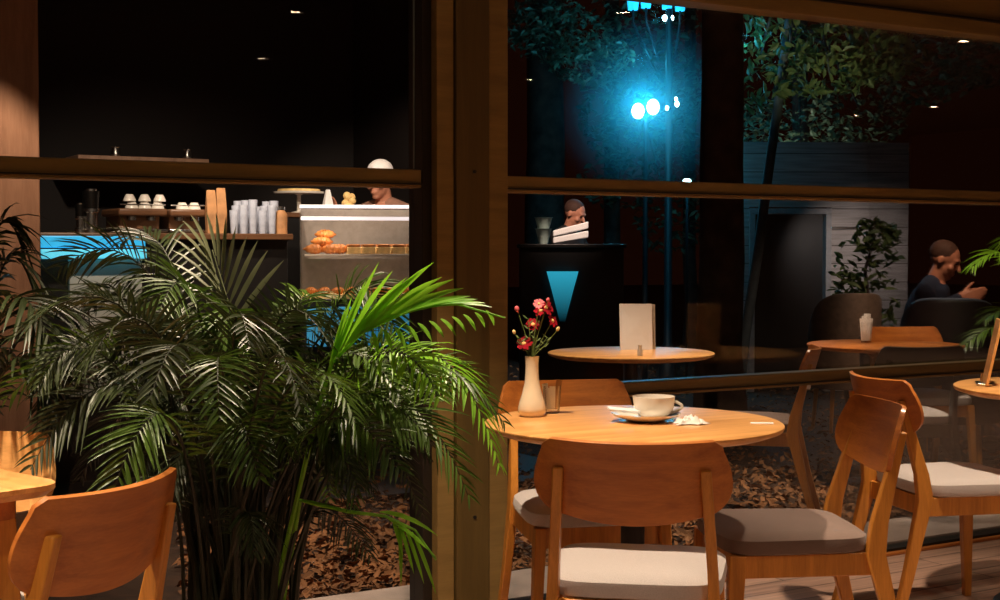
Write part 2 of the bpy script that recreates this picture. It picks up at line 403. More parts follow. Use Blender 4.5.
def cushion_mesh(w0, w1, y0, y1, z0, z1):
    # rounded trapezoid pad, domed
    n = 48; rs = []
    def outline(ins):
        pts = []
        for k in range(n):
            a = 2 * PI * k / n; c, s = math.cos(a), math.sin(a); e = .38
            X = math.copysign(abs(c) ** e, c); Y = math.copysign(abs(s) ** e, s)
            y = (y0 + y1) / 2 + Y * ((y1 - y0) / 2 - ins); t = (Y + 1) / 2
            pts.append((X * (w0 + (w1 - w0) * t - ins), y))
        return pts
    for ins, z in ((.012, z0), (.002, z0 + .006), (0, z0 + .018), (.003, z1 - .014), (.018, z1 - .003), (.05, z1 + .003), (.11, z1 + .008), (.17, z1 + .009)):
        rs.append([(x, y, z) for x, y in outline(ins)])
    return MB().rings(rs)
def make_chair(name, fabric, woodm=M_oak, legm=M_oakleg):
    t = thing(name, (0, 0, 0))
    cushion_mesh(.195, .215, -.185, .215, .425, .478).build('seat', fabric, t)
    fr = MB()
    for (a, b) in (((-.165, -.175, .395), (.165, -.175, .395)), ((-.175, .18, .395), (.175, .18, .395)), ((-.172, -.19, .395), (-.182, .19, .395)), ((.172, -.19, .395), (.182, .19, .395))):
        a, b = Vector(a), Vector(b); fr.bar(a, b, .060, .020, xdir=(0, 0, 1))
    fr.build('seat_frame', legm, t, bevel=.003)
    for s in (-1, 1):
        lg = MB(); x = s * .180
        prof = [(0, -.298, .028), (.20, -.240, .036), (.42, -.185, .052), (.50, -.195, .046), (.62, -.228, .034), (.735, -.260, .024)]
        xs = [x + s * .020, x + s * .008, x, x - s * .004, x - s * .012, x - s * .020]
        rs = []
        for (z, y, wd), xx in zip(prof, xs):
            th = .013 if z < .45 else .012
            rs.append([(xx - th, y - wd / 2, z), (xx + th, y - wd / 2, z), (xx + th, y + wd / 2, z), (xx - th, y + wd / 2, z)])
        lg.rings(rs); lg.build('leg', legm, t, bevel=.004)
        fl = MB().bar((s * .205, .205, 0), (s * .183, .183, .425), .024, .026, .034, .046); fl.build('leg', legm, t, bevel=.004)
    b = back_mesh().build('backrest', woodm, t, bevel=.003)
    return t
def face(o, loc, direction, lift=0):   # local +Y looks along direction
    o.location = (loc[0], loc[1], lift); o.rotation_euler = (0, 0, math.atan2(-direction[0], direction[1]))
    return o
light_chair = make_chair('dining_chair', M_fabric)
dark_chair = make_chair('dining_chair', M_fabricd)
# back position (centre of the backrest, 0.23 m behind the origin) and the way each chair looks
def put(o, bpos, d, label):
    d = Vector(d).normalized(); p = Vector((bpos[0], bpos[1], 0)) + Vector((d.x, d.y, 0)) * .275
    face(o, p, d); tag(o, label, 'chair'); return o
def spin(v, deg): v = Vector(v); v.z = 0; v = Matrix.Rotation(R(deg), 3, 'Z') @ v; return v
TC = at_z(633, 421.5, .75)
put(light_chair, at_z(631, 440, .80), spin(FW, -9), 'oak chair with pale seat in front of the round table, its back to us')
put(dark_chair, at_d(885, 400, 3.80), (-.90, .43, 0), 'oak chair with brown seat at the right side of the set table, facing left')
put(copy_tree(light_chair), at_d(562, 380, 4.42), spin(-FW, 12), 'oak chair half hidden behind the table with the flower vase')
put(copy_tree(light_chair), at_d(872, 378, 4.56), (.94, -.30, 0), 'oak chair with bright white seat facing right, nearest the right edge of the picture')
put(copy_tree(dark_chair), at_d(121, 488, 2.46), (-.60, .80, 0), 'oak chair in the bottom left corner, back towards us beside the palm')
put(make_chair('dining_chair', M_fabric, M_top, M_top), at_d(-25, 431, 3.17), spin(-FW, -8), 'pale oak chair at the far left edge behind the left table')  # paler table oak stands in for strong light on this chair

# ------------------------------------------------------------------ tables
def make_round_table(name, loc, label, r=.40, ped=.032, topm=M_top):
    t = thing(name, (loc[0], loc[1], 0), 0, label, 'table')
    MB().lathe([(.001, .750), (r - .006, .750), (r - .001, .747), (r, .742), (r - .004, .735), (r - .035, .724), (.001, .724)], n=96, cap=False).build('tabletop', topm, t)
    MB().lathe([(.001, .724), (.14, .724), (.14, .716), (ped, .712), (ped, .035), (.05, .028), (.001, .028)], n=32, cap=False).build('pedestal', M_black, t)
    MB().lathe([(.001, .030), (.05, .030), (.24, .018), (.26, .010), (.26, 0), (.001, 0)], n=48, cap=False).build('base', M_black, t)
    return t
make_round_table('round_table', TC, 'round oak table set with flower vase and coffee cup')
RTC = at_z(1078, 387, .75)
make_round_table('round_table', RTC, 'oak table cut by the right edge, carrying the wooden menu stand')
# left table: rounded square top on a wooden leg frame
def rsq(h, r, n=8, z=0):
    pts = []
    for qx, qy, a0 in ((1, 1, 0), (-1, 1, 90), (-1, -1, 180), (1, -1, 270)):
        for k in range(n + 1):
            a = R(a0 + 90 * k / n); pts.append((qx * (h - r) + r * math.cos(a), qy * (h - r) + r * math.sin(a), z))
    return pts
tip = at_z(56, 482, .75)
sq = thing('square_table', (0, 0, 0), 0, 'oak table with rounded corner at the far left edge', 'table')
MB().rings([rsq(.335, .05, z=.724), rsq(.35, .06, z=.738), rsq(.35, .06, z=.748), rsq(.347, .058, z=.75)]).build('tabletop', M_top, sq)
MB().rings([rsq(.29, .04, z=.680), rsq(.29, .04, z=.7235)]).build('apron', M_oak, sq)
for sx, sy in ((1, 1), (1, -1), (-1, 1), (-1, -1)):
    MB().bar((sx * .285, sy * .285, 0), (sx * .255, sy * .255, .68), .034, .034, .05, .05).build('leg', M_oakleg, sq, bevel=.004)
ang = math.atan2(RT.y, RT.x) + R(-4)
half_diag = .35 * math.sqrt(2) - .022
sq.rotation_euler = (0, 0, ang - PI / 4 + R(8))
cdir = Matrix.Rotation(ang + R(8), 3, 'Z') @ Vector((1, 0, 0))
sq.location = (tip.x - cdir.x * half_diag, tip.y - cdir.y * half_diag, 0)

# ------------------------------------------------------------------ things on the set table
TZ = .7502
vp = at_z(532, 416, TZ)
MB().lathe([(.001, 0), (.030, 0), (.0385, .010), (.0395, .022), (.035, .040), (.027, .066), (.021, .092), (.0185, .118), (.0180, .145), (.0195, .163), (.0205, .166),
            (.0175, .165), (.0155, .145), (.0155, .10), (.001, .09)], n=40, cap=False)
vase = tag(MB().lathe([(.001, 0), (.030, 0), (.0385, .010), (.0395, .022), (.035, .040), (.027, .066), (.021, .092), (.0185, .118), (.0180, .145), (.0195, .163), (.0205, .166),
            (.0175, .165), (.0155, .145), (.0155, .10), (.001, .09)], n=40, cap=False).build('flower_vase', M_vase, loc=(vp.x, vp.y, TZ)), 'cream ceramic bottle vase on the round table', 'vase')
def daisy(name, px, py, r, mat, bend, label):
    r *= 1.15
    d = (vp - C0).dot(FW)
    head = at_d(px, py, d + rnd.uniform(-.02, .02)); base = Vector((vp.x, vp.y, TZ + .11))
    t = thing(name, base, 0, label, 'flower', 'flowers in the vase')
    rel = head - base; neck = Vector((rel.x * .03, rel.y * .03, .055)) ; mid = Vector((rel.x * .42, rel.y * .42, rel.z * .62))
    MB().tube([(0, 0, 0), neck, mid, rel * .96], [.0016, .0016, .0014, .0012], 6).build('stem', M_stem, t)
    look = (Vector((rel.x * .6, rel.y * .6, .05)) - FW * .07 + RT * bend).normalized(); a, b = frame_of(look)
    mb = MB(); np_ = 11
    for k in range(np_):
        an = 2 * PI * k / np_ + rnd.uniform(-.15, .15); dd = a * math.cos(an) + b * math.sin(an); tt = look.cross(dd); L = r * rnd.uniform(.85, 1.1); w_ = r * .24
        up = rnd.uniform(.05, .45) * r
        mb.add([rel, rel + dd * L * .45 + tt * w_ + look * up * .6, rel + dd * L * .85 + tt * w_ * .7 + look * up * .7, rel + dd * L + look * up * .4, rel + dd * L * .85 - tt * w_ * .7 + look * up * .7, rel + dd * L * .45 - tt * w_ + look * up * .6],
               [(0, 1, 2, 3, 4, 5)])
    mb.build('petals', mat, t)
    rot = look.to_track_quat('Z', 'Y').to_matrix()
    MB().ell(rel + look * .002, (r * .27, r * .27, r * .2), rot=rot).build('flower_centre', M_pollen, t)
    return t
daisy('daisy', 524, 344, .021, M_petal, 0, 'crimson daisy lowest on the left above the vase mouth')
daisy('daisy', 533, 325, .020, M_petal, 0, 'crimson daisy in the middle of the bunch')
daisy('daisy', 546, 308, .021, M_petal, .03, 'crimson daisy topmost on the right of the bunch')
daisy('daisy', 541, 311, .018, M_petal, -.03, 'crimson daisy topmost on the left of the bunch')
daisy('daisy', 552, 321, .018, M_petal, .06, 'crimson daisy on the right side of the bunch')
daisy('daisy', 539, 304, .014, M_petal2, -.02, 'small pink and red daisy at the very top of the bunch')
def bud(px, py, r, mat, label):
    d = (vp - C0).dot(FW); head = at_d(px, py, d); base = Vector((vp.x, vp.y, TZ + .11)); rel = head - base
    t = thing('flower_bud', base, 0, label, 'flower bud', 'flowers in the vase')
    MB().tube([(0, 0, 0), (rel.x * .03, rel.y * .03, .055), (rel.x * .5, rel.y * .5, rel.z * .66), rel], [.0014, .0014, .0012, .001], 6).build('stem', M_stem, t)
    rot = rel.to_track_quat('Z', 'Y').to_matrix()
    MB().ell(rel, (r, r, r * 1.35), rot=rot).build('bud', mat, t)
bud(517, 309, .007, M_petal2, 'pink flower bud at the top left of the bunch')
bud(514, 332, .005, M_cream, 'small cream bud low on the left of the bunch')
bud(558, 329, .005, M_cream, 'small cream bud far out on the right of the bunch')
bud(548, 300, .005, M_petal2, 'pink bud at the top right of the bunch')
# leaves among the flowers: sprigs
for sl_, (px, py) in zip(('low on the left', 'in the middle', 'on the right', 'high on the left'), ((520, 338), (536, 338), (548, 337), (528, 318))):
    d = (vp - C0).dot(FW); head = at_d(px, py, d); base = Vector((vp.x, vp.y, TZ + .12)); rel = head - base
    t = thing('leaf_sprig', base, 0, 'thin green leaf sprig ' + sl_ + ' of the flowers in the vase', 'leaf', 'leaf sprigs in the vase')
    MB().tube([(0, 0, 0), (rel.x * .05, rel.y * .05, .05), rel], .0012, 5).build('stem', M_stem, t)
    mb = MB()
    for k in range(5):
        q = rel * (.62 + .09 * k); o_ = RT * (.016 * (1 if k % 2 else -1)) + Vector((0, 0, .012))
        s_ = FW * .003 + Vector((0, 0, .003)); mb.add([q, q + o_ * .5 + s_, q + o_, q + o_ * .5 - s_], [(0, 1, 2, 3)])
    mb.build('leaves', M_leafg, t)
# glass with sugar sachets
gp = at_z(552, 413, TZ)
gl = thing('sugar_glass', (gp.x, gp.y, TZ), 0, 'small clear tumbler holding white sugar sachets beside the vase', 'glass')
MB().lathe([(.001, 0), (.019, 0), (.021, .004), (.027, .078), (.0255, .078), (.0195, .008), (.001, .007)], n=32, cap=False).build('tumbler', M_cupglass, gl)
for k, (dx, tilt, hh, m_) in enumerate(((-.016, -.5, .084, M_paper), (.000, .05, .076, M_napkin), (.014, .5, .094, M_coffee), (-.008, -.3, .07, M_paper))):
    b0 = RT * dx * .6 + FW * (.004 * (k - 1.5)); tp = b0 + RT * math.sin(tilt) * hh * .28 + Vector((0, 0, hh))
    s = tag(MB().bar(gp * 0 + b0 + Vector((0, 0, .012)), tp, .017, .0022, xdir=tuple(RT)).build('sugar_sachet', m_, loc=(gp.x, gp.y, TZ), bevel=.0006), ('white sugar sachet leaning left in the tumbler', 'white sugar sachet upright in the middle of the tumbler', 'brown sugar sachet leaning right in the tumbler', 'short white sugar sachet at the back of the tumbler')[k], 'sugar sachet', 'sachets in the tumbler')
# cup and saucer
sp = at_z(646, 421, TZ)
tag(MB().lathe([(.001, .004), (.034, .003), (.036, 0), (.040, 0), (.060, .006), (.088, .0165), (.093, .0205), (.0935, .0225), (.089, .0215), (.060, .0105), (.035, .0075), (.001, .0075)], n=56, cap=False)
    .build('saucer', M_ceram, loc=(sp.x, sp.y, TZ)), 'white saucer under the coffee cup', 'saucer')
cpos = sp + RT * .022 + FW * .01
cup = thing('coffee_cup', (cpos.x, cpos.y, TZ + .0078), 0, 'white wide coffee cup with its handle to the right', 'cup')
MB().lathe([(.001, .003), (.026, .002), (.028, 0), (.034, 0), (.038, .005), (.047, .014), (.053, .028), (.0565, .050), (.0575, .058), (.0555, .0585), (.051, .032), (.044, .015), (.030, .009), (.001, .008)], n=56, cap=False).build('bowl', M_ceram, cup)
hpts = [RT * (.052 + .030 * math.sin(PI * k / 10)) + Vector((0, 0, .046 - .034 * (k / 10))) + RT * (-.012 * (k / 10)) for k in range(11)]
MB().tube(hpts, .0042, 10).build('handle', M_ceram, cup)
MB().lathe([(.001, .045), (.0515, .045)], n=40, cap=False).build('coffee', plain('milky_coffee', (.35, .2, .1), .2), cup)
# sachet and napkin
ps = sp - RT * .058 - FW * .01
q = tag(MB().box((-.045, -.018, -.004), (.040, .018, .004)).build('sugar_packet', M_paper, loc=(ps.x, ps.y, TZ + .0305), bevel=.003), 'flat white packet lying across the left side of the saucer', 'packet')
q.rotation_euler = (R(4), R(6), math.atan2(RT.y, RT.x) + .15)
np0 = at_z(690, 424, TZ)
mb = MB(); n = 16
for j in range(n + 1):
    for i in range(n + 1):
        u, v = i / n - .5, j / n - .5
        h = .004 + .016 * abs(noise.noise(Vector((u * 5, v * 5, 3)))) * 2 + .005 * math.sin(u * 22 + v * 9)
        e = max(abs(u), abs(v)) * 2
        mb.v.append(Vector((u * .085 * (1 + .2 * math.sin(v * 9)), v * .05 * (1 + .25 * math.sin(u * 11)), max(.001, h * (1 - e ** 3)))))
for j in range(n):
    for i in range(n): a = j * (n + 1) + i; mb.f.append((a, a + 1, a + n + 2, a + n + 1))
o = tag(mb.build('paper_napkin', M_napkin, loc=(np0.x, np0.y, TZ + .0012), rotz=math.atan2(RT.y, RT.x) + .2), 'crumpled white paper napkin right of the saucer', 'napkin')
sm = o.modifiers.new('solid', 'SOLIDIFY'); sm.thickness = .0008; sm.offset = 0
c0 = at_z(762, 423.5, TZ)
tag(MB().box((-.030, -.010, 0), (.030, .010, .002)).build('paper_slip', M_paper, loc=(c0.x, c0.y, TZ), rotz=math.atan2(RT.y, RT.x) - .1, bevel=.0005), 'small white paper slip lying near the right edge of the set table', 'paper slip')

# menu stand on the right table
ms = at_z(985, 385, TZ); 
st = thing('menu_stand', (ms.x, ms.y, TZ), math.atan2(RT.y, RT.x) - R(104), 'upright pale wooden menu board leaning on the right table', 'menu stand')
MB().bar((0, 0, .004), (0, .045, .225), .15, .010, xdir=(1, 0, 0)).build('board', M_top, st, bevel=.002)
MB().box((-.05, -.03, 0), (.05, .02, .010)).build('foot', M_steel, st, bevel=.003)
MB().tube([(0, -.012, .01), (0, -.012, .04)], .004, 8).build('clip', M_steel, st)

# ------------------------------------------------------------------ palms
def frond(parent, p0, p1, p2, mat, nleaf=26, Lmax=.20, wl=.011, twist=0, droop=.35, seed=0, spread=1.0, t0=.30):
    """arching stalk p0-p1-p2 with two rows of narrow leaflets, one mesh"""
    r = random.Random(seed); p0, p1, p2 = Vector(p0), Vector(p1), Vector(p2)
    B = lambda t: p0 * (1 - t) ** 2 + p1 * 2 * t * (1 - t) + p2 * t * t
    D = lambda t: ((p1 - p0) * (1 - t) + (p2 - p1) * t).normalized()
    mb = MB(); mb.stalk = 14 * 5 + 2; mb.tube([B(k / 14) for k in range(15)], [.0055 * (1 - .85 * k / 14) for k in range(15)], 5)
    side0 = D(.5).cross(Vector((0, 0, 1)))
    if side0.length < .1: side0 = Vector((1, 0, 0))
    side0.normalize()
    for k in range(nleaf):
        t = t0 + (1 - t0) * (k + .5) / nleaf; c = B(t); d = D(t)
        sd = (side0 - d * side0.dot(d)).normalized(); sd = Matrix.Rotation(twist, 3, d) @ sd; up = sd.cross(d)
        if up.z < 0: up = -up
        env = math.sin(PI * min(1, .18 + .80 * (t - t0) / (1 - t0))) ** .6
        for s in (-1, 1):
            L = Lmax * env * r.uniform(.75, 1.12); fwd = .45 + .55 * (t - t0) / (1 - t0)
            dirv = (sd * s * spread + d * fwd * 1.15 + up * r.uniform(-.05, .45) + d * r.uniform(-.2, .2)).normalized()
            w_ = wl * r.uniform(.8, 1.15); wd = dirv.cross(up).normalized(); pts = []
            for j, (q, ww) in enumerate(((0, .35), (.22, .95), (.5, 1.0), (.78, .62), (1, .04))):
                p = c + dirv * L * q + Vector((0, 0, -1)) * droop * L * q * q
                pts += [p - wd * w_ * ww * .5 + up * w_ * .22 * ww, p, p + wd * w_ * ww * .5 + up * w_ * .22 * ww]
            fs = []
            for j in range(4):
                a = 3 * j; fs += [(a, a + 1, a + 4, a + 3), (a + 1, a + 2, a + 5, a + 4)]
            mb.add(pts, fs)
    return mb
palm_root = at_d(235, 480, 3.12); PB = Vector((palm_root.x, palm_root.y, 0))
palm = thing('potted_palm', PB, 0, 'large arching palm in a floor pot before the left window, its fronds reaching the pillar', 'potted plant')
MB().lathe([(.001, 0), (.14, 0), (.15, .01), (.185, .28), (.195, .285), (.195, .31), (.175, .31), (.172, .27), (.001, .268)], n=40, cap=False).build('pot', M_pot, palm)
MB().lathe([(.001, .278), (.17, .272)], n=30, cap=False).build('soil', M_soil, palm)
def palm_frond(tree, base, mid, tip, mat, seed, **kw):
    mb = frond(tree, Vector(base) - tree.location, Vector(mid) - tree.location, Vector(tip) - tree.location, mat, seed=seed, **kw)
    o = mb.build('frond', mat, tree, smooth=True); o.data.materials.append(M_rachis)
    for p in o.data.polygons[:mb.stalk]: p.material_index = 1
    return o
# fronds: (middle of the arch: px, py, depth), (tip: px, py, depth), material
F_ = [
 ((400, 310, 3.25), (500, 470, 3.0), M_palmb, dict(Lmax=.12, wl=.009, nleaf=30, droop=.7)),
 ((380, 340, 3.15), (505, 425, 3.15), M_palm, dict(Lmax=.13)),
 ((370, 365, 3.0), (470, 500, 2.95), M_palm, dict(Lmax=.13)),
 ((340, 350, 3.35), (455, 400, 3.4), M_palm, dict(Lmax=.14)),
 ((320, 380, 2.9), (430, 440, 2.8), M_palm, dict(Lmax=.13)),
 ((300, 400, 2.9), (400, 470, 2.75), M_palm, dict(Lmax=.13)),
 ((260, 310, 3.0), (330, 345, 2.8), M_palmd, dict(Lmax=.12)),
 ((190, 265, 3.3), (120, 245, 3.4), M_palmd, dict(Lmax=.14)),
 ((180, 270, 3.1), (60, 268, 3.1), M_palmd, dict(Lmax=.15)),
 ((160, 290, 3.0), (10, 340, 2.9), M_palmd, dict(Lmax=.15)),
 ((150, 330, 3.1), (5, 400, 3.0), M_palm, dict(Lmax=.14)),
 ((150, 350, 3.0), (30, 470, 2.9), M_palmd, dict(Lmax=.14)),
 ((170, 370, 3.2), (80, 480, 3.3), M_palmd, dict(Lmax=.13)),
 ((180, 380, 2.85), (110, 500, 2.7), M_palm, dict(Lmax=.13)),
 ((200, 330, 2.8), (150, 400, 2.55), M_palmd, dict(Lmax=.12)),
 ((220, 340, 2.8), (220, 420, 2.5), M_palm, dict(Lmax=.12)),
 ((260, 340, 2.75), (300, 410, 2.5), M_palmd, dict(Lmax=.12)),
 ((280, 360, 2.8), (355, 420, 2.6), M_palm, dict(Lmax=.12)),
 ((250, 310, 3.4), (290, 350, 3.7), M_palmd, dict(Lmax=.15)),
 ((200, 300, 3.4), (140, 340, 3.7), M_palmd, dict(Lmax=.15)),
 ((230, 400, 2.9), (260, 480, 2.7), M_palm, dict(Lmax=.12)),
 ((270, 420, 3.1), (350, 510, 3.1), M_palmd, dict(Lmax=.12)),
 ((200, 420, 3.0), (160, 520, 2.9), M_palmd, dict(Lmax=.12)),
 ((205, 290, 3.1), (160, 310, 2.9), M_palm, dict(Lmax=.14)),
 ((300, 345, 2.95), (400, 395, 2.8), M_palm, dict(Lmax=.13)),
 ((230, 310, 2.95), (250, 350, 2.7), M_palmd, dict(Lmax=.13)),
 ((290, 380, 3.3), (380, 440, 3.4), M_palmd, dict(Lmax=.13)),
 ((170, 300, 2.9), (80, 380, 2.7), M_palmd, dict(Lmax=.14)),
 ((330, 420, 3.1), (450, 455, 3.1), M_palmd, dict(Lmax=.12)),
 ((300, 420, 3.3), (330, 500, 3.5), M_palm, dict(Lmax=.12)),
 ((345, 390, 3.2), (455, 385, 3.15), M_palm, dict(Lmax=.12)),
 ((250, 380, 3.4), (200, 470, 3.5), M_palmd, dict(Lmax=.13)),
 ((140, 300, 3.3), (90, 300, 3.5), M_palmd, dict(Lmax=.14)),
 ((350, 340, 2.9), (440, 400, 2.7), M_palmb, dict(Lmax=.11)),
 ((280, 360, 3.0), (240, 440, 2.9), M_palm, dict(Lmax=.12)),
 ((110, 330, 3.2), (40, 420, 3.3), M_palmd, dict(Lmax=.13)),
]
r3 = random.Random(5)
for k, row in enumerate(F_):
    row[3]['twist'] = r3.uniform(-.7, .7); row[3]['droop'] = row[3].get('droop', .4) * .6; row[3]['t0'] = .38
r2 = random.Random(11)
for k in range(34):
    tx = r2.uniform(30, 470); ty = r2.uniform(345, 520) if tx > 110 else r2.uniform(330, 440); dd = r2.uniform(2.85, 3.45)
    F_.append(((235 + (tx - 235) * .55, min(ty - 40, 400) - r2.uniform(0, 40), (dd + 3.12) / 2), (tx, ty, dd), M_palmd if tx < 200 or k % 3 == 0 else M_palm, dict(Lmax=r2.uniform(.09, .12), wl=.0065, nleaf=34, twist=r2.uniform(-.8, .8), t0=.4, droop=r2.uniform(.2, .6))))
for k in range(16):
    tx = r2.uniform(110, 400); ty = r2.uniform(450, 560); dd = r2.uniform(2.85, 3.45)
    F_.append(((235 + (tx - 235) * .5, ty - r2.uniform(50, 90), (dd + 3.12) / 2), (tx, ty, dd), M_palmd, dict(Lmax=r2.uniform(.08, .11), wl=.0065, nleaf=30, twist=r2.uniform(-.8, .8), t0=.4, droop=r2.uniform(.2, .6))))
for row in F_:
    row[3].setdefault('nleaf', 30); row[3].setdefault('wl', .0072); row[3].setdefault('droop', .6)
def traced_frond(tree, base, stalk, leaflets, mat, wl=.013, bend=.12):
    """a frond whose stalk and single leaflets are given one by one: (root, tip) pairs with their distances"""
    mb = MB(); pts = [Vector(base)] + [at_d(*p) for p in stalk]; sm_ = []
    for i in range(len(pts) - 1):
        for k in range(4): sm_.append(pts[i].lerp(pts[i + 1], k / 4))
    sm_.append(pts[-1])
    mb.tube([p - tree.location for p in sm_], [.006 - .0045 * k / len(sm_) for k in range(len(sm_))], 6)
    for (a, b, bow) in leaflets:
        A, B_ = at_d(*a) - tree.location, at_d(*b) - tree.location; d = B_ - A; L = d.length; dn = d.normalized()
        wd = dn.cross(Vector((0, 0, .5)) - FW * .5 + RT * .75).normalized(); up = wd.cross(dn); P_ = []
        for q, ww in ((0, .3), (.15, .8), (.35, 1), (.6, .92), (.82, .55), (1, .03)):
            p = A + d * q + Vector((0, 0, 1)) * bow * L * 4 * q * (1 - q)
            P_ += [p - wd * wl * ww * .5 + up * wl * .15 * ww, p, p + wd * wl * ww * .5 + up * wl * .15 * ww]
        mb.add(P_, [f for j in range(5) for f in ((3 * j, 3 * j + 1, 3 * j + 4, 3 * j + 3), (3 * j + 1, 3 * j + 2, 3 * j + 5, 3 * j + 4))])
    return mb.build('frond', mat, tree)
def pairs(stalk_a, stalk_b, tips, d, bow, d2=None):
    n = len(tips); out = []
    for k, (x, y) in enumerate(tips):
        q = k / max(1, n - 1); out.append(((stalk_a[0] + (stalk_b[0] - stalk_a[0]) * q, stalk_a[1] + (stalk_b[1] - stalk_a[1]) * q, d), (x, y, (d2 or d) - .03 * q), bow))
    return out
# bright lamp-lit frond right of the middle
traced_frond(palm, PB + Vector((.05, -.02, .3)), [(318, 410, 2.92), (332, 362, 2.86), (362, 332, 2.82), (410, 310, 2.8), (450, 302, 2.79), (505, 318, 2.78)],
   [((a, b, 2.85 - .004 * k), (x, y, 2.80 - .003 * k), .055) for k, (a, b, x, y) in enumerate([(328, 372, 346, 306), (330, 366, 352, 296), (333, 360, 366, 280), (336, 356, 379, 262), (340, 352, 393, 270), (345, 347, 407, 277), (350, 343, 420, 272), (356, 338, 434, 262), (362, 334, 442, 277),
     (369, 330, 454, 279), (376, 326, 464, 288), (384, 322, 471, 296), (393, 318, 478, 299), (403, 314, 486, 303), (414, 310, 492, 307)])] +
   pairs((372, 332), (486, 310), [(378, 356), (392, 352), (406, 350), (420, 346), (432, 342), (444, 338), (456, 336), (466, 333), (476, 331), (485, 328), (494, 326)], 2.79, .06), M_palmb, .0165)
# upright fan, its paleness is painted-in reflected light
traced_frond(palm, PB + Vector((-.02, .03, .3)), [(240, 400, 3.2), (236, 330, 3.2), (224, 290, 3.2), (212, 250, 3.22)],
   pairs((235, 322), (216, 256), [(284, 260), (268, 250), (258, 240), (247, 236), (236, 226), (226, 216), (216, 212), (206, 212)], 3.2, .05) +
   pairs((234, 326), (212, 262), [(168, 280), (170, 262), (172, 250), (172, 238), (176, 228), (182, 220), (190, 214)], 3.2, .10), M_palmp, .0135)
# low bright frond beside the pillar
traced_frond(palm, PB + Vector((.08, -.03, .3)), [(300, 500, 3.0), (350, 512, 2.95), (385, 516, 2.92), (415, 530, 2.9), (436, 560, 2.88)],
   [((384, 516, 2.92), (437, 558, 2.9), .04), ((392, 518, 2.92), (403, 556, 2.9), .0), ((399, 522, 2.92), (401, 586, 2.9), .0), ((405, 528, 2.91), (424, 584, 2.9), .02), ((398, 520, 2.92), (414, 574, 2.9), .0), ((412, 532, 2.91), (436, 594, 2.88), .03), ((380, 512, 2.92), (438, 536, 2.95), .08)], M_palmb, .013)
for i, (m_, t_, mat, kw) in enumerate(F_):
    a = rnd.uniform(0, 2 * PI); rr = rnd.uniform(.02, .10)
    mid = at_d(*m_); tip_ = at_d(*t_)
    hd = (tip_ - PB); hd.z = 0; hd.normalize()
    base = PB + Vector((rr * math.cos(a), rr * math.sin(a), .28)) + hd * .03
    # control point pulled up so that the arch passes through the given middle
    ctrl = mid * 1.55 - (base + tip_) * .275
    palm_frond(palm, base, ctrl, tip_, mat, i, **kw)
for k in range(16):
    a = rnd.uniform(0, 2 * PI); rr = rnd.uniform(.02, .13); b_ = Vector((rr * math.cos(a), rr * math.sin(a), .27))
    MB().tube([b_, b_ * 1.2 + Vector((0, 0, .18)), b_ * 1.9 + Vector((0, 0, .25 + rnd.uniform(0, .15)))], [.011, .008, .005], 7).build('stem', M_rachis, palm)
# second palm, cut by the left edge
pb2 = at_d(-45, 480, 3.25); PB2 = Vector((pb2.x, pb2.y, 0))
palm2 = thing('potted_palm', PB2, 0, 'dark palm at the left edge, only its drooping fronds in view', 'potted plant')
MB().lathe([(.001, 0), (.14, 0), (.15, .01), (.185, .28), (.195, .285), (.195, .31), (.175, .31), (.172, .27), (.001, .268)], n=40, cap=False).build('pot', M_pot, palm2)
MB().lathe([(.001, .278), (.17, .272)], n=30, cap=False).build('soil', M_soil, palm2)
for i, (m_, t_, mat) in enumerate([((-10, 250, 3.3), (38, 300, 3.3), M_palmd), ((-5, 270, 3.2), (60, 370, 3.1), M_palmd), ((-20, 235, 3.4), (22, 245, 3.4), M_palmd),
                                   ((10, 310, 3.3), (95, 340, 3.3), M_palmd), ((0, 330, 3.2), (60, 430, 3.15), M_palmd), ((-30, 240, 3.2), (-60, 260, 3.1), M_palmd)]):
    mid = at_d(*m_); tip_ = at_d(*t_); base = PB2 + Vector((.04 * math.cos(i), .04 * math.sin(i), .28))
    palm_frond(palm2, base, mid * 1.55 - (base + tip_) * .275, tip_, mat, 50 + i, Lmax=.17, nleaf=28, droop=.45)
# reflection of a palm, built as a solid one beyond the right glass
pb3 = at_d(1065, 400, 7.0); PB3 = Vector((pb3.x, pb3.y, -.03))
palm3 = thing('potted_palm', PB3, 0, 'palm beyond the right window, bright frond tips at the right edge', 'potted plant')
MB().lathe([(.001, 0), (.16, 0), (.20, .33), (.21, .34), (.21, .36), (.19, .36), (.185, .32), (.001, .32)], n=40, cap=False).build('pot', M_pot, palm3)
for i, (m_, t_, mat) in enumerate([((1030, 255, 7.0), (972, 268, 6.9), M_palmb), ((1040, 250, 7.1), (1000, 245, 7.1), M_palmb), ((1025, 320, 6.9), (966, 345, 6.8), M_palm),
                                   ((1030, 310, 7.0), (985, 320, 6.9), M_palm), ((1080, 240, 7), (1130, 260, 7), M_palm), ((1085, 300, 7), (1120, 340, 6.9), M_palm)]):
    mid = at_d(*m_); tip_ = at_d(*t_); base = PB3 + Vector((.04 * math.cos(i), .04 * math.sin(i), .33))
    palm_frond(palm3, base, mid * 1.55 - (base + tip_) * .275, tip_, mat, 70 + i, Lmax=.20, nleaf=24, droop=.4, wl=.014)
spot('palm_beam', (PB3.x - .2, PB3.y - .3, 2.5), (PB3.x - .2, PB3.y, 1.1), 22, 50, .6, (1, .8, .5))

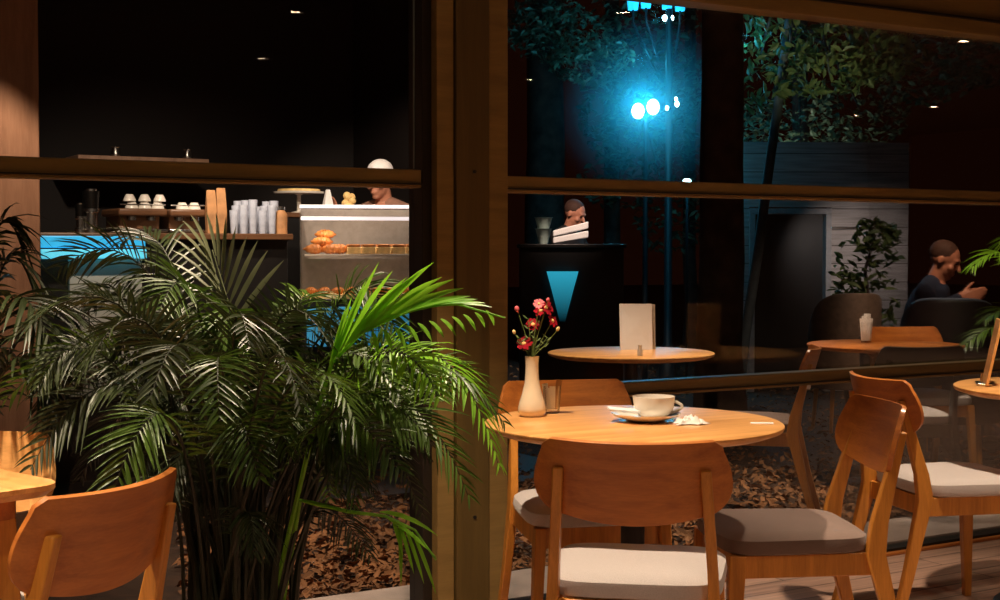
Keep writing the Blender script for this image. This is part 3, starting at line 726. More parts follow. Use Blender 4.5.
# ------------------------------------------------------------------ beyond the left window: the reflected bar, built as solid things
GZ = -.03   # garden ground level
CFY = 7.30
def cxp(px): return at_y(px, 250, CFY).x
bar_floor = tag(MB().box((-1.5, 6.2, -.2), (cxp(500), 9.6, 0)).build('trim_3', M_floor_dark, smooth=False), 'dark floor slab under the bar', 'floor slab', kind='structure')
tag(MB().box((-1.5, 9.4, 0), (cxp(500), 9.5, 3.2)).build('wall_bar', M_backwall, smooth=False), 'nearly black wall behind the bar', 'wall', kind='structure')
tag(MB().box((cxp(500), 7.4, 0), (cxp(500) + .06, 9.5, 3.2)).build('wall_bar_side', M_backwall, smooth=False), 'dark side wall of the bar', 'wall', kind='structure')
# wooden column at far left
ce = at_y(40, 170, 5.75).x
tag(MB().box((ce - .75, 5.75, GZ), (ce, 5.95, 3.2)).build('trim_4', M_colwood, bevel=.006), 'warm brown wooden panel column beyond the left window edge', 'column', kind='structure')
XL, XM, XR_ = cxp(38), cxp(143), cxp(292)
BT = 1.30
bar = thing('bar_counter', (XL, CFY, 0), 0, 'long dark wooden bar counter with a blue lit front strip, behind the palm', 'counter')
W = XR_ - XL; Wm = XM - XL
MB().box((-.0, .06, 0), (W, .62, BT - .035)).build('body', M_black, bar, bevel=.005)
MB().box((-.02, .0, BT - .035), (W + .01, .64, BT)).build('worktop', M_bar, bar, bevel=.006)
MB().box((0, -.05, 1.222), (Wm, .0595, 1.282)).build('blue_strip', M_blueled, bar, bevel=.006)['label'] = 'upper saturated blue light strip'
MB().box((0, -.07, 1.165), (Wm, .0595, 1.214)).build('blue_strip', M_blueled2, bar, bevel=.006)['label'] = 'lower pale blue light strip'
MB().box((Wm * .3, .02, .45), (Wm, .0595, 1.16)).build('front_panel', M_greyfront, bar, bevel=.004)['label'] = 'pale grey front panel'
# grinder
def steelcyl(name, px, py0, py1, r, label, cat, mat=M_steel, dy=.2):
    X = at_y(px, 220, CFY + dy).x; z1 = at_y(px, py1, CFY + dy).z
    t = thing(name, (X, CFY + dy, BT), 0, label, cat)
    h = z1 - BT
    MB().lathe([(.001, 0), (r * 1.2, 0), (r * 1.2, .02), (r * .8, .03), (r * .8, h * .45), (r, h * .48), (r, h * .55), (.001, h * .55)], n=24, cap=False).build('body', mat, t)
    MB().lathe([(.001, h * .551), (r * .9, h * .552), (r * 1.0, h * .95), (.001, h * .95)], n=24, cap=False).build('hopper', M_metal, t)
    MB().lathe([(.001, h * .951), (r * .7, h * .951), (r * .7, h), (.001, h)], n=24, cap=False).build('lid', M_steel, t)
    return t
steelcyl('coffee_grinder', 91, 235, 189, .045, 'slim dark coffee grinder with steel bands at the left end of the bar', 'coffee grinder')
steelcyl('coffee_grinder', 80, 235, 203, .025, 'short thin steel grinder left of the tall one on the bar', 'coffee grinder')
def espresso(px0, px1, pyt, label, dy=.15):
    X0 = at_y(px0, 220, CFY + dy).x; X1 = at_y(px1, 220, CFY + dy).x; zt = at_y(px0, pyt, CFY + dy).z
    t = thing('espresso_machine', (X0, CFY + dy, BT), 0, label, 'coffee machine'); w_ = X1 - X0; h = zt - BT
    MB().box((.02, .08, .02), (w_ - .02, .34, h * .75)).build('body', M_bar, t, bevel=.01)
    MB().box((0, 0, h * .7), (w_, .36, h)).build('top', M_bar, t, bevel=.012)
    MB().box((0, 0, .006), (w_, .36, .022)).build('drip_tray', M_steel, t, bevel=.003)
    MB().tube([(.01, .01, h + .02), (w_ - .01, .01, h + .02)], .004, 6).build('cup_rail', M_steel, t)
    for k in range(2):
        x = w_ * (.3 + .4 * k); MB().lathe([(.001, h * .70), (.026, h * .70), (.026, h * .52), (.001, h * .52)], (x, .04, 0), n=16, cap=False).build('group_head', M_steel, t)
    for x in (.02, w_ - .02): MB().box((x - .012, .02, 0), (x + .012, .34, .008)).build('foot', M_black, t, smooth=False)
    return X0, X1, zt, CFY + dy
def saucer_cup(p, r, label, group, mat=M_ceram, flip=True):
    h = r * 1.1
    prof = [(.001, h), (r * .55, h), (r * .6, h * .93), (r * .95, h * .3), (r, 0), (r * .93, 0), (r * .85, h * .3), (r * .5, h * .85), (.001, h * .88)]
    if not flip: prof = [(a, h - b) for a, b in prof]
    return tag(MB().lathe(prof, n=20, cap=False).build('coffee_cup', mat, loc=p), label, 'cup', group)
e1 = espresso(119, 168, 208, 'brown fronted espresso machine with white cups on top')
e2 = espresso(170, 208, 209, 'darker coffee machine right of the one with white cups')
for k in range(3):
    X = at_y(130 + 13 * k, 200, CFY + .3).x
    saucer_cup((X, CFY + .27, e1[2] + .001), .036, ORD[k] + ' white cup of the lower row on the espresso machine', 'cups on the espresso machine')
for k in range(3):
    X = at_y(128 + 15 * k, 200, CFY + .3).x
    saucer_cup((X, CFY + .27, e1[2] + .042), .034, ORD[k] + ' white cup of the upper row on the espresso machine', 'cups on the espresso machine')
saucer_cup((at_y(181, 200, CFY + .3).x, CFY + .28, e2[2] + .001), .036, 'white cup on the darker machine, left one', 'cups on the second machine')
saucer_cup((at_y(193, 200, CFY + .3).x, CFY + .28, e2[2] + .001), .036, 'white cup on the darker machine, right one', 'cups on the second machine')
# kraft bags
for k, (px, top) in enumerate(((211, 190), (221, 188))):
    X = at_y(px, 220, CFY + .12).x; h = at_y(px, top, CFY + .12).z - BT
    tag(MB().rings([[(-.026, -.02, 0), (.026, -.02, 0), (.026, .02, 0), (-.026, .02, 0)], [(-.028, -.022, h * .5), (.028, -.022, h * .5), (.028, .022, h * .5), (-.028, .022, h * .5)], [(-.026, -.004, h * .92), (.026, -.004, h * .92), (.026, .004, h * .92), (-.026, .004, h * .92)], [(-.024, -.003, h), (.024, -.003, h), (.024, .003, h), (-.024, .003, h)]])
        .build('coffee_bag', M_coffee, loc=(X, CFY + .12, BT), bevel=.004), ('left' if k == 0 else 'right') + ' one of two kraft paper coffee bags on the bar', 'coffee bag')
# glasses on the bar
M_barglass = plain('frosted_bar_glass', (.62, .66, .78), .25)
M_barglass.node_tree.nodes['Principled BSDF'].inputs['Alpha'].default_value = .6
k = 0
for row, dy in ((0, .12), (1, .24), (2, .36)):
    for j in range(5):
        px = 234 + j * 9.5 + row * 2; X = at_y(px, 220, CFY + dy).x; h = .13 + .03 * ((j + row) % 3); r = .026
        tag(MB().lathe([(.001, 0), (r * .7, 0), (r * .72, .01), (r, h), (r * .92, h), (r * .66, .014), (.001, .012)], n=18, cap=False).build('drinking_glass', M_barglass, loc=(X, CFY + dy, BT)),
            ORD[j] + ' frosted glass in the ' + ('front', 'middle', 'back')[row] + ' row on the bar', 'glass', 'drinking glasses on the bar')
# carafes
for px, lab in ((281, 'amber glass jar at the right end of the bar glasses'),):
    X = at_y(px, 220, CFY + .15).x
    t = thing('glass_jar', (X, CFY + .15, BT), 0, lab, 'jar')
    MB().lathe([(.001, 0), (.035, 0), (.037, .11), (.02, .135), (.001, .135)], n=20, cap=False).build('jar_body', M_coffee, t)
    MB().lathe([(.001, .1355), (.022, .1355), (.022, .155), (.001, .155)], n=20, cap=False).build('lid', M_steel, t)
# wooden shelf hanging above the machine
xa, xb = at_y(78, 157, 8.6).x, at_y(209, 157, 8.6).x; zs = at_y(140, 160, 8.6).z
sh = thing('wall_shelf', (xa, 8.6, zs), 0, 'long wooden shelf above the coffee machines, just over the window rail', 'shelf')
MB().box((0, 0, -.03), (xb - xa, .8, .02)).build('board', M_colwood, sh, bevel=.003)
for px, lab in ((188, 'small steel jug standing on the wooden shelf'), (116, 'tiny steel shaker on the wooden shelf')):
    X = at_y(px, 150, 8.65).x
    tag(MB().lathe([(.001, 0), (.028, 0), (.032, .02), (.022, .05), (.026, .06), (.001, .06)], n=16, cap=False).build('steel_jug', M_steel, loc=(X, 8.66, zs + .02)), lab, 'jug')
# pastry case
cX0, cX1 = cxp(301), cxp(424); cw = (cX1 - cX0) * .93
CA = R(-22)
def CP(x, y): return cX0 + x * math.cos(CA) - y * math.sin(CA), CFY + x * math.sin(CA) + y * math.cos(CA)
z_s1 = at_y(350, 254, CFY + .2).z; z_s2 = at_y(350, 292, CFY + .2).z; ztf = at_y(300, 219, CFY).z; ztb = at_y(300, 207, CFY + .5).z
case = thing('pastry_case', (cX0, CFY, 0), CA, 'glass pastry display case with light strips, lit from inside', 'display case')
MB().box((0, .02, 0), (cw, .56, z_s2 - .03)).build('cabinet', M_black, case, bevel=.005)
MB().box((.03, -.015, at_y(350, 345, CFY).z), (cw - .06, .018, at_y(350, 306, CFY).z)).build('blue_panel', M_bluepan, case, bevel=.004)['label'] = 'blue glowing front panel under the glass case'
MB().box((0, .02, z_s2 - .03), (cw, .56, z_s2 - .005)).build('lower_shelf', M_cream, case, bevel=.002)
MB().box((.02, .06, z_s1 - .012), (cw - .02, .52, z_s1)).build('upper_shelf', M_ceram, case, bevel=.002)
MB().box((.0, .02, z_s2), (cw, .026, ztf)).build('front_glass', M_caseglass, case, smooth=False)
MB().box((.0, .55, z_s2), (cw, .56, ztb)).build('back_panel', plain('case_back', (.34, .30, .27), .5), case, smooth=False)
for x in (0, cw - .012): MB().rings([[(x, .02, z_s2), (x, .56, z_s2), (x, .56, ztb), (x, .02, ztf)], [(x + .006, .02, z_s2), (x + .006, .56, z_s2), (x + .006, .56, ztb), (x + .006, .02, ztf)]]).build('side_glass', M_caseglass, case, smooth=False)
MB().box((0, .0, ztf - .006), (cw, .03, ztf + .014)).build('light_strip', M_led, case, bevel=.003)
MB().box((0, .54, ztb - .006), (cw, .57, ztb + .014)).build('light_strip', M_led, case, bevel=.003)
al = bpy.data.lights.new('case_lamp', 'AREA'); al.shape = 'RECTANGLE'; al.size = cw * .9; al.size_y = .06; al.energy = 1.3; al.color = (1, .85, .7)
ao = bpy.data.objects.new('case_lamp', al); col.objects.link(ao); ao.location = CP(cw / 2, .12) + (ztf - .03,); ao.rotation_euler = (R(20), 0, CA)
ao2 = ao.copy(); ao2.data = al.copy(); ao2.data.energy = .8; col.objects.link(ao2); ao2.location = CP(cw / 2, .12) + (z_s1 - .02,)
# pastries
def croissant_mb(s=1):
    mb = MB(); rs = []
    for k in range(13):
        t = k / 12 * 2 - 1; r_ = .030 * s * (1 - abs(t) ** 2.2) + .004 + .003 * s * math.cos(k * PI)
        c = Vector((.062 * s * t, .02 * s * t * t, .028 * s)); rs.append([c + Vector((0, r_ * math.cos(a), r_ * .85 * math.sin(a))) for a in [2 * PI * i / 10 for i in range(10)]])
    return mb.rings(rs)
cro = None; zc = z_s1 + .001
pos = [(x, .14 + .09 * j, 0) for j in range(3) for x in (.08, .17)] + [(.12, .17, .042), (.13, .27, .042), (.14, .22, .084), (.22, .16, .0)]
for k, (x, y, z) in enumerate(pos):
    if cro is None: cro = croissant_mb().build('croissant', M_bread); o = cro
    else: o = cro.copy(); col.objects.link(o)
    o.location = CP(x, y) + (zc + z,); o.rotation_euler = (0, 0, CA + rnd.uniform(-.5, .5))
    tag(o, ('front left', 'front right', 'middle left', 'middle right', 'back left', 'back right', 'second layer front', 'second layer back', 'topmost', 'far right')[k] + ' golden croissant of the heap in the pastry case', 'croissant', 'croissants in the pastry case')
sl = None
for j in range(2):
    for k in range(5):
        x = .30 + .085 * k
        if x + .05 > cw: continue
        if sl is None:
            sl = thing('cake_slice', (0, 0, 0)); MB().box((-.038, -.05, 0), (.038, .05, .040)).build('base_layer', M_cream, sl, bevel=.006); MB().box((-.036, -.048, .0405), (.036, .048, .056)).build('topping', M_bread, sl, bevel=.006); o = sl
        else: o = copy_tree(sl)
        o.location = CP(x, .14 + .14 * j) + (zc,); o.rotation_euler = (0, 0, CA)
        tag(o, ORD[k] + ' layered pastry slice in the ' + ('front', 'back')[j] + ' row of the upper case shelf', 'pastry', 'pastry slices on the upper shelf')
rl = None
for j in range(2):
    for k in range(8):
        x = .06 + .078 * k
        if x + .04 > cw: continue
        if rl is None: rl = croissant_mb(.62).build('bread_roll', M_bread); o = rl
        else: o = rl.copy(); col.objects.link(o)
        o.location = CP(x, .12 + .12 * j) + (z_s2 - .004,); o.rotation_euler = (0, 0, rnd.uniform(-.4, .4))
        tag(o, ORD[k] + ' small brown roll in the ' + ('front', 'back')[j] + ' row of the bottom case shelf', 'bread roll', 'rolls on the bottom shelf')
# cake stand, paper bag and bread behind the case
def on_ledge(px, dy): return at_y(px, 220, CFY + dy).x
ldg = thing('back_counter', (on_ledge(262, .75), CFY + .70, 0), 0, 'dark back counter behind the pastry case', 'counter')
bw = on_ledge(358, .75) - on_ledge(262, .75); bz = at_y(300, 213, CFY + .8).z
MB().box((0, 0, 0), (bw, .45, bz - .03)).build('body', M_black, ldg, bevel=.005)
MB().box((-.01, -.01, bz - .03), (bw + .01, .46, bz)).build('worktop', M_bar, ldg, bevel=.005)
cs = thing('cake_stand', (at_y(299, 210, CFY + .9).x, CFY + .9, bz), 0, 'white footed cake stand with a flat cake left of the case', 'cake stand')
zt = at_y(299, 193, CFY + .9).z - bz
MB().lathe([(.001, 0), (.05, 0), (.05, .008), (.014, .016), (.012, zt - .014), (.03, zt - .006), (.155, zt - .004), (.16, zt + .008), (.155, zt + .008), (.15, zt + .001), (.001, zt + .001)], n=36, cap=False).build('stand', M_ceram, cs)
tag(MB().lathe([(.001, 0), (.13, 0), (.135, .008), (.13, .022), (.001, .026)], n=32, cap=False).build('flat_cake', M_cream, loc=(cs.location.x, cs.location.y, bz + zt + .0015)), 'flat yellow cake on the white cake stand', 'cake')
tag(MB().rings([[(-.04, -.03, 0), (.04, -.03, 0), (.04, .03, 0), (-.04, .03, 0)], [(-.012, -.01, .15), (.012, -.01, .15), (.012, .01, .15), (-.012, .01, .15)]]).build('paper_cone', M_paper, loc=(at_y(326, 210, CFY + .85).x, CFY + .82, bz), bevel=.004), 'white folded paper cone between cake stand and capped person', 'paper cone')
bg_ = MB()
for k in range(9):
    bg_.ell((rnd.uniform(-.035, .035), rnd.uniform(-.03, .03), .03 + rnd.uniform(0, .1)), (.028, .024, .026), 8, 6)
tag(bg_.build('bread_heap', M_cream, loc=(at_y(348, 210, CFY + .85).x, CFY + .85, bz)), 'yellow heap of bread rings next to the paper cone', 'bread')

# ------------------------------------------------------------------ people
def bake(mb, name, mat, parent, voxel=.008, smooth=6, sub=False):
    me = mb.mesh('tmp'); o = bpy.data.objects.new('tmp', me); col.objects.link(o)
    m = o.modifiers.new('r', 'REMESH'); m.mode = 'VOXEL'; m.voxel_size = voxel
    s = o.modifiers.new('s', 'SMOOTH'); s.iterations = smooth; s.factor = .5
    dg = bpy.context.evaluated_depsgraph_get(); ev = o.evaluated_get(dg); out = bpy.data.meshes.new_from_object(ev); out.name = name
    bpy.data.objects.remove(o); bpy.data.meshes.remove(me)
    out.materials.clear(); out.materials.append(mat); out.polygons.foreach_set('use_smooth', [True] * len(out.polygons))
    r = bpy.data.objects.new(name, out); col.objects.link(r); r.parent = parent
    return r
def head(mb, c, fwd, up, s=1.0):
    """skull, jaw, nose, ears, lips and eye sockets around centre c"""
    f = Vector(fwd).normalized(); u = (Vector(up) - f * Vector(up).dot(f)).normalized(); r = f.cross(u)
    T = Matrix((r, f, u)).transposed(); P = lambda x, y, z: Vector(c) + T @ Vector((x * s, y * s, z * s)); c = Vector(c)
    mb.ell(P(0, -.012, .028), (.072 * s, .092 * s, .085 * s), 20, 14, T)
    mb.ell(P(0, .022, -.035), (.056 * s, .062 * s, .072 * s), 18, 12, T)
    mb.ell(P(0, .060, -.088), (.026 * s, .022 * s, .020 * s), 12, 8, T)
    mb.cap(P(0, .086, .012), P(0, .108, -.022), .009 * s, .014 * s)
    mb.ell(P(0, .075, .032), (.048 * s, .016 * s, .010 * s), 12, 8, T)
    mb.ell(P(0, .081, -.052), (.024 * s, .012 * s, .006 * s), 12, 8, T); mb.ell(P(0, .079, -.064), (.021 * s, .012 * s, .007 * s), 12, 8, T)
    for q in (-1, 1):
        mb.ell(P(q * .074, -.010, -.002), (.008 * s, .018 * s, .030 * s), 10, 8, T)
        mb.ell(P(q * .030, .070, .012), (.013 * s, .010 * s, .009 * s), 10, 8, T)
        mb.ell(P(q * .040, .060, -.022), (.022 * s, .022 * s, .020 * s), 10, 8, T)
    return P
def eyes(P, parent, s=1.0):
    M_eye = MATS.get('dark_eye') or plain('dark_eye', (.02, .012, .01), .2)
    for q in (-1, 1): MB().ell(P(q * .030, .079, .012), (.010 * s, .006 * s, .005 * s), 10, 8).build('eye', M_eye, parent)
def hand(mb, wrist, d, side, curl=.5, palm_up=None):
    """palm and five fingers; d = pointing direction, side = direction towards the thumb"""
    d = Vector(d).normalized(); sd = Vector(side); sd = (sd - d * sd.dot(d)).normalized(); n = sd.cross(d)   # curl towards n
    wrist = Vector(wrist)
    for k in range(4):
        x = (1.5 - k) * .020
        mb.cap(wrist, wrist + d * .085 + sd * x, .022, .012, 8)
        L = (.036, .042, .039, .030)[k]; b = wrist + d * .088 + sd * x; q = d
        for j in range(3):
            ang_ = curl * (.5 + .5 * j); q = (Matrix.Rotation(ang_, 3, sd) @ q).normalized() if True else q
            e = b + q * L * (1 - .22 * j); mb.cap(b, e, .0095 - .001 * j, .0088 - .001 * j, 8); b = e
    b = wrist + d * .025 + sd * .022; q = (d * .75 + sd * .9 + n * .2).normalized(); e = b + q * .042; mb.cap(b, e, .013, .011, 8)
    q = (q + d * .6).normalized(); e2 = e + q * .032; mb.cap(e, e2, .0105, .009, 8)
def cyl_el(mb, a, b, ra, rb, n=20):
    """elliptic loft from a to b: ra = (x radius, y radius)"""
    pass
def torso(mb, rings_, right, fwd, n=20):
    rs = []
    for c, rx, ry in rings_:
        rs.append([Vector(c) + right * rx * math.cos(2 * PI * k / n) + fwd * ry * math.sin(2 * PI * k / n) for k in range(n)])
    mb.rings(rs)
def person(name, loc, f, label, height, headpitch, arms, shirt, seated=False, lean=0, sleeves='long', hair=True, trouser=M_trouser, headturn=0):
    """standing or seated figure; arms = two lists of joints (shoulder is added) in local right/forward/up metres"""
    f = Vector(f).normalized(); r = f.cross(Vector((0, 0, 1))); up = Vector((0, 0, 1)); t = thing(name, loc, 0, label, 'person')
    L = lambda x, y, z: r * x + f * y + up * z
    hz = height
    hip = .46 + .09 if seated else hz * .52
    def bend(y, z): return y + lean * (z - hip)
    tl = hz * .30
    nk = hip + tl + .03     # base of neck
    body = MB()
    rings_ = [(L(0, bend(0, hip - .06), hip - .06), .15, .11), (L(0, bend(0, hip + .04), hip + .04), .165, .12), (L(0, bend(0, hip + tl * .4), hip + tl * .4), .145, .105),
              (L(0, bend(0, hip + tl * .75), hip + tl * .75), .18, .12), (L(0, bend(0, nk - .05), nk - .05), .17, .095), (L(0, bend(0, nk), nk), .075, .065)]
    torso(body, rings_, r, f)
    shirtb = MB(); torso(shirtb, [(c, a + .012, b + .012) for c, a, b in rings_[:-1]] + [(rings_[-1][0] - up * .012, .088, .078)], r, f)
    hc = L(0, bend(0, nk) + .035 + math.sin(headpitch) * .06, nk + .138 - (1 - math.cos(headpitch)) * .05)
    body.cap(L(0, bend(0, nk) - .01, nk - .03), hc - up * .045 - f * .02, .058, .055)
    fd = Matrix.Rotation(headturn, 3, 'Z') @ (f * math.cos(headpitch) - up * math.sin(headpitch))
    P = head(body, hc, fd, Matrix.Rotation(headturn, 3, 'Z') @ (up * math.cos(headpitch) + f * math.sin(headpitch)))
    for s, arm in zip((-1, 1), arms):
        sh_ = L(s * .185, bend(0, nk - .06), nk - .06); el = L(*arm[0]); wr = L(*arm[1]); hd = L(*arm[2]) ; thumb = L(*arm[3]); curl = arm[4]
        body.cap(sh_, el, .048, .038); body.cap(el, wr, .038, .026); hand(body, wr, hd, thumb, curl)
        shirtb.cap(sh_ , el if sleeves == 'long' else sh_ * .4 + el * .6, .060, .050)
        if sleeves == 'long': shirtb.cap(el, el + (wr - el) * .88, .050, .038)
    for s in (-1, 1):
        for q_, extra in ((body, 0), (shirtb, .012)): q_.cap(L(s * .03, bend(0, nk) - .01, nk - .01), L(s * .15, bend(0, nk - .06), nk - .05), .048 + extra, .050 + extra)
    tb = MB()
    for s in (-1, 1):
        h0 = L(s * .09, 0, hip - .02)
        if seated: kn = L(s * .12, .44, .50); ft = L(s * .12, .42, .09)
        else: kn = L(s * .10, .02, hz * .28); ft = L(s * .11, 0, .09)
        body.cap(h0, kn, .075, .052); body.cap(kn, ft, .052, .036); body.cap(ft - up * .045 - f * .03, ft + f * .14 - up * .055, .035, .028)
        tb.cap(h0, kn, .090, .064); tb.cap(kn, ft + up * .03, .062, .050)
        MB().cap(ft - up * .040 - f * .035, ft + f * .15 - up * .045, .044, .038).build('shoe', M_black, t)
    torso(tb, [(L(0, 0, hip - .09), .155, .12), (L(0, bend(0, hip + .06), hip + .06), .178, .133)], r, f)
    bake(body, 'body', M_skin, t, .0075, 3)
    bake(shirtb, 'shirt', shirt, t, .012, 5)
    bake(tb, 'trousers', trouser, t, .012, 5)
    eyes(P, t)
    if hair:
        h = MB(); fr = (P(0, 1, 0) - P(0, 0, 0)).normalized(); uu = (P(0, 0, 1) - P(0, 0, 0)).normalized(); rr = fr.cross(uu); T = Matrix((rr, fr, uu)).transposed()
        h.ell(P(0, -.024, .042), (.077, .090, .080), 20, 14, T)
        h.build('hair', M_hair, t)
    return t, P
# person in the white cap behind the case
hp = at_y(384, 175, 8.1); ploc = Vector((hp.x, 8.1, 0)); fdir = (C0 - ploc); fdir.z = 0
t, P = person('person', ploc, spin(fdir, -35), 'person in a white cap and brown shirt standing behind the pastry case', 1.80, .15,
       [((-.27, .05, 1.10), (-.15, .25, 1.12), (.3, 1, -.1), (1, 0, .5), .5), ((.30, .10, 1.20), (.24, .20, 1.40), (0, .25, 1), (-1, 0, 0), .35)], M_brownshirt, hair=False, sleeves='short')
fr = (P(0, 1, 0) - P(0, 0, 0)).normalized(); uu = (P(0, 0, 1) - P(0, 0, 0)).normalized(); T = Matrix((fr.cross(uu), fr, uu)).transposed()
cp = MB(); rs = []
for k, a in enumerate((0, .2, .45, .7, .9, .98, 1.0)):
    z = .100 * a; q = math.sqrt(max(.0004, 1 - (a * .995) ** 2.6))
    rs.append([P(0, -.012, .045) + T @ Vector((.083 * q * math.cos(b), .098 * q * math.sin(b), z)) for b in [2 * PI * i / 24 for i in range(24)]])
cp.rings(rs); cap_o = cp.build('cap', M_cap, t)
br = MB(); rs = []
for i in range(13):
    a = PI * i / 12; x, y = .072 * math.cos(a), .07 + .085 * math.sin(a)
    rs.append(P(x, y, .048 + .012 * math.sin(a)))
low = [p - uu * .004 for p in rs]
br.v = rs + low; n = len(rs); br.f = [tuple(range(n)), tuple(reversed(range(n, 2 * n)))] + [(i, (i + 1) % n, n + (i + 1) % n, n + i) for i in range(n)]
br.build('cap_visor', M_cap, t)

# ------------------------------------------------------------------ beyond the right window: side counter and reflected waiter, built solid
sc = at_d(520, 245, 10.8); zc_ = at_d(540, 244, 10.8).z
sidec = thing('side_counter', (sc.x, sc.y, GZ), math.atan2(RT.y, RT.x), 'nearly black service counter behind the left end of the right window', 'counter')
MB().box((0, 0, 0), (.80, .5, zc_ - GZ - .03)).build('body', M_black, sidec, bevel=.006)
MB().box((-.02, -.02, zc_ - GZ - .03), (.82, .52, zc_ - GZ)).build('worktop', M_black, sidec, bevel=.006)
# blue tapered lamp on its front
bl = at_d(562.5, 300, 10.72)
lamp = thing('wall_lamp', (bl.x, bl.y, at_d(562, 322, 10.7).z), math.atan2(RT.y, RT.x), 'blue glowing tapered lamp on the dark service counter', 'lamp')
F7 = FPX / 10.72; h1 = (322 - 271.5) / F7
rs = [[(w_ * math.cos(a), .5 * w_ * math.sin(a) if math.sin(a) < 0 else 0.0, z) for a in [2 * PI * k / 24 for k in range(24)]] for w_, z in ((.02, 0), (.045, h1 * .25), (.085, h1 * .65), (.122, h1))]
m, nt, b = nodes('blue_lamp_shade'); tc = nt.nodes.new('ShaderNodeTexCoord'); g = nt.nodes.new('ShaderNodeSeparateXYZ'); mr = nt.nodes.new('ShaderNodeMapRange')
mr.inputs['From Max'].default_value = h1; mr.inputs['To Min'].default_value = .0; mr.inputs['To Max'].default_value = .85
nt.links.new(tc.outputs['Object'], g.inputs[0]); nt.links.new(g.outputs['Z'], mr.inputs[0]); nt.links.new(mr.outputs[0], b.inputs['Emission Strength'])
b.inputs['Emission Color'].default_value = (.03, .42, .60, 1); b.inputs['Base Color'].default_value = (.02, .1, .15, 1)
MB().rings(rs).build('shade', m, lamp)
MB().box((-.02, -.0, .02), (.02, .035, .10)).build('bracket', M_metal, lamp)
# two stacked cups
for k, (py, r_) in enumerate(((233, .062), (222, .068))):
    p = at_d(543.5, py, 11.0); z = zc_ + .001 + k * .088
    tag(MB().lathe([(.001, 0), (r_ * .55, 0), (r_, .115), (r_ * 1.1, .12), (r_ * .95, .12), (r_ * .5, .01), (.001, .01)], n=24, cap=False).build('paper_cup', M_cupdim, loc=(p.x, p.y, z)),
        ('bottom' if k == 0 else 'top') + ' grey paper cup of the stack on the dark service counter', 'cup')
# waiter
hp = at_d(562, 208, 11.9); wl = Vector((hp.x, hp.y, GZ)); fdir = C0 - wl; fdir.z = 0
person('person', wl, spin(fdir, 60), 'person in black leaning towards the right behind the dark counter, holding a white tray cloth', 1.68, .45,
       [((-.28, .12, 1.10), (-.14, .36, 1.18), (.5, 1, .1), (.6, 0, 1), .5), ((.26, .16, 1.10), (.12, .38, 1.20), (-.4, 1, .1), (-.6, 0, 1), .5)], M_blackshirt, lean=.12, sleeves='short')
# menu card held
for (x0, y0, x1, y1, lab) in ((553, 234, 588, 226, 'upper white folded cloth held in front of the person in black'), (553, 241, 588, 235, 'lower white folded cloth held in front of the person in black')):
    a, b = at_d(x0, y0, 11.35), at_d(x1, y1, 11.35)
    c = (a + b) / 2
    mbx = MB().rings([[a - c + up_ * .028 + FW * -.05, a - c - up_ * .02 + FW * -.05, a - c - up_ * .02 + FW * .05, a - c + up_ * .028 + FW * .05] if k == 0 else [b - c + up_ * .035 + FW * -.06, b - c - up_ * .022 + FW * -.06, b - c - up_ * .022 + FW * .06, b - c + up_ * .035 + FW * .06] for k, up_ in ((0, Vector((0, 0, 1))), (1, Vector((0, 0, 1))))])
    tag(mbx.build('folded_cloth', M_paper, loc=c, bevel=.008), lab, 'cloth')

# ------------------------------------------------------------------ beyond the right window: reflected tables, chairs and man, built solid
def ground_at(px, d): p = at_d(px, 300, d); return Vector((p.x, p.y, GZ))
T2 = at_z(631, 352, .72 + .0)
t2 = make_round_table('round_table', T2, 'round table beyond the glass carrying the upright white card'); t2.location.z = GZ
mc = at_z(637, 349.5, .72)
card = thing('menu_card', (mc.x, mc.y, GZ + .7505), math.atan2(RT.y, RT.x), 'upright white menu card on the table beyond the glass', 'menu card')
hC = .225
MB().rings([[(-.085, -.03, 0), (-.085, -.027, 0), (.075, -.017, 0), (.075, -.02, 0)], [(-.088, -.003, hC), (-.088, 0, hC), (.072, .0, hC), (.072, -.003, hC)]]).build('front_leaf', M_paper, card, smooth=False)
MB().rings([[(-.075, .03, 0), (-.075, .033, 0), (.095, .033, 0), (.095, .03, 0)], [(-.088, .0035, hC), (-.088, .006, hC), (.088, .006, hC - .003), (.088, .0035, hC - .003)]]).build('rear_leaf', plain('grey_paper', (.5, .48, .48), .8), card, smooth=False)
sk = at_z(640, 356, .72)
tag(MB().lathe([(.001, 0), (.012, 0), (.013, .025), (.008, .04), (.010, .05), (.001, .052)], n=16, cap=False).build('salt_shaker', M_ceram, loc=(sk.x, sk.y, GZ + .7505)), 'small shiny shaker in front of the white menu card', 'shaker')  # white ceramic colour stands in for its bright glint
T3 = at_z(885, 344, .72)
t3 = make_round_table('round_table', T3, 'dim wooden table beyond the glass with a napkin glass on it', topm=M_oak); t3.location.z = GZ
ng = at_z(866, 343, .72)
ngt = thing('napkin_glass', (ng.x, ng.y, GZ + .7505), 0, 'clear glass stuffed with white napkins on the dim table', 'glass')
MB().lathe([(.001, 0), (.026, 0), (.034, .11), (.032, .11), (.024, .008), (.001, .006)], n=24, cap=False).build('tumbler', M_cupglass, ngt)
for k in range(4):
    a = .6 + k * .35
    tag(MB().bar(FW * (.006 * k - .01) + RT * (.008 * (k - 1.5)) + Vector((0, 0, .012)), FW * (.006 * k - .01) + RT * (.013 * (k - 1.5)) + Vector((0, 0, .13 + .012 * (k % 3))), .030, .003, .036, .003, xdir=tuple(RT)).build('napkin', M_napkin, loc=(ng.x, ng.y, GZ + .7505)),
        ORD[k] + ' folded white napkin standing in the napkin glass', 'napkin', 'napkins in the napkin glass')
def put2(o, px, d, dirv, label):
    g_ = ground_at(px, d); put(o, g_, dirv, label); o.location.z = GZ; return o
put2(copy_tree(dark_chair), 815, 6.35, -RT + FW * .25, 'dim chair beyond the glass between the white card table and the napkin glass')
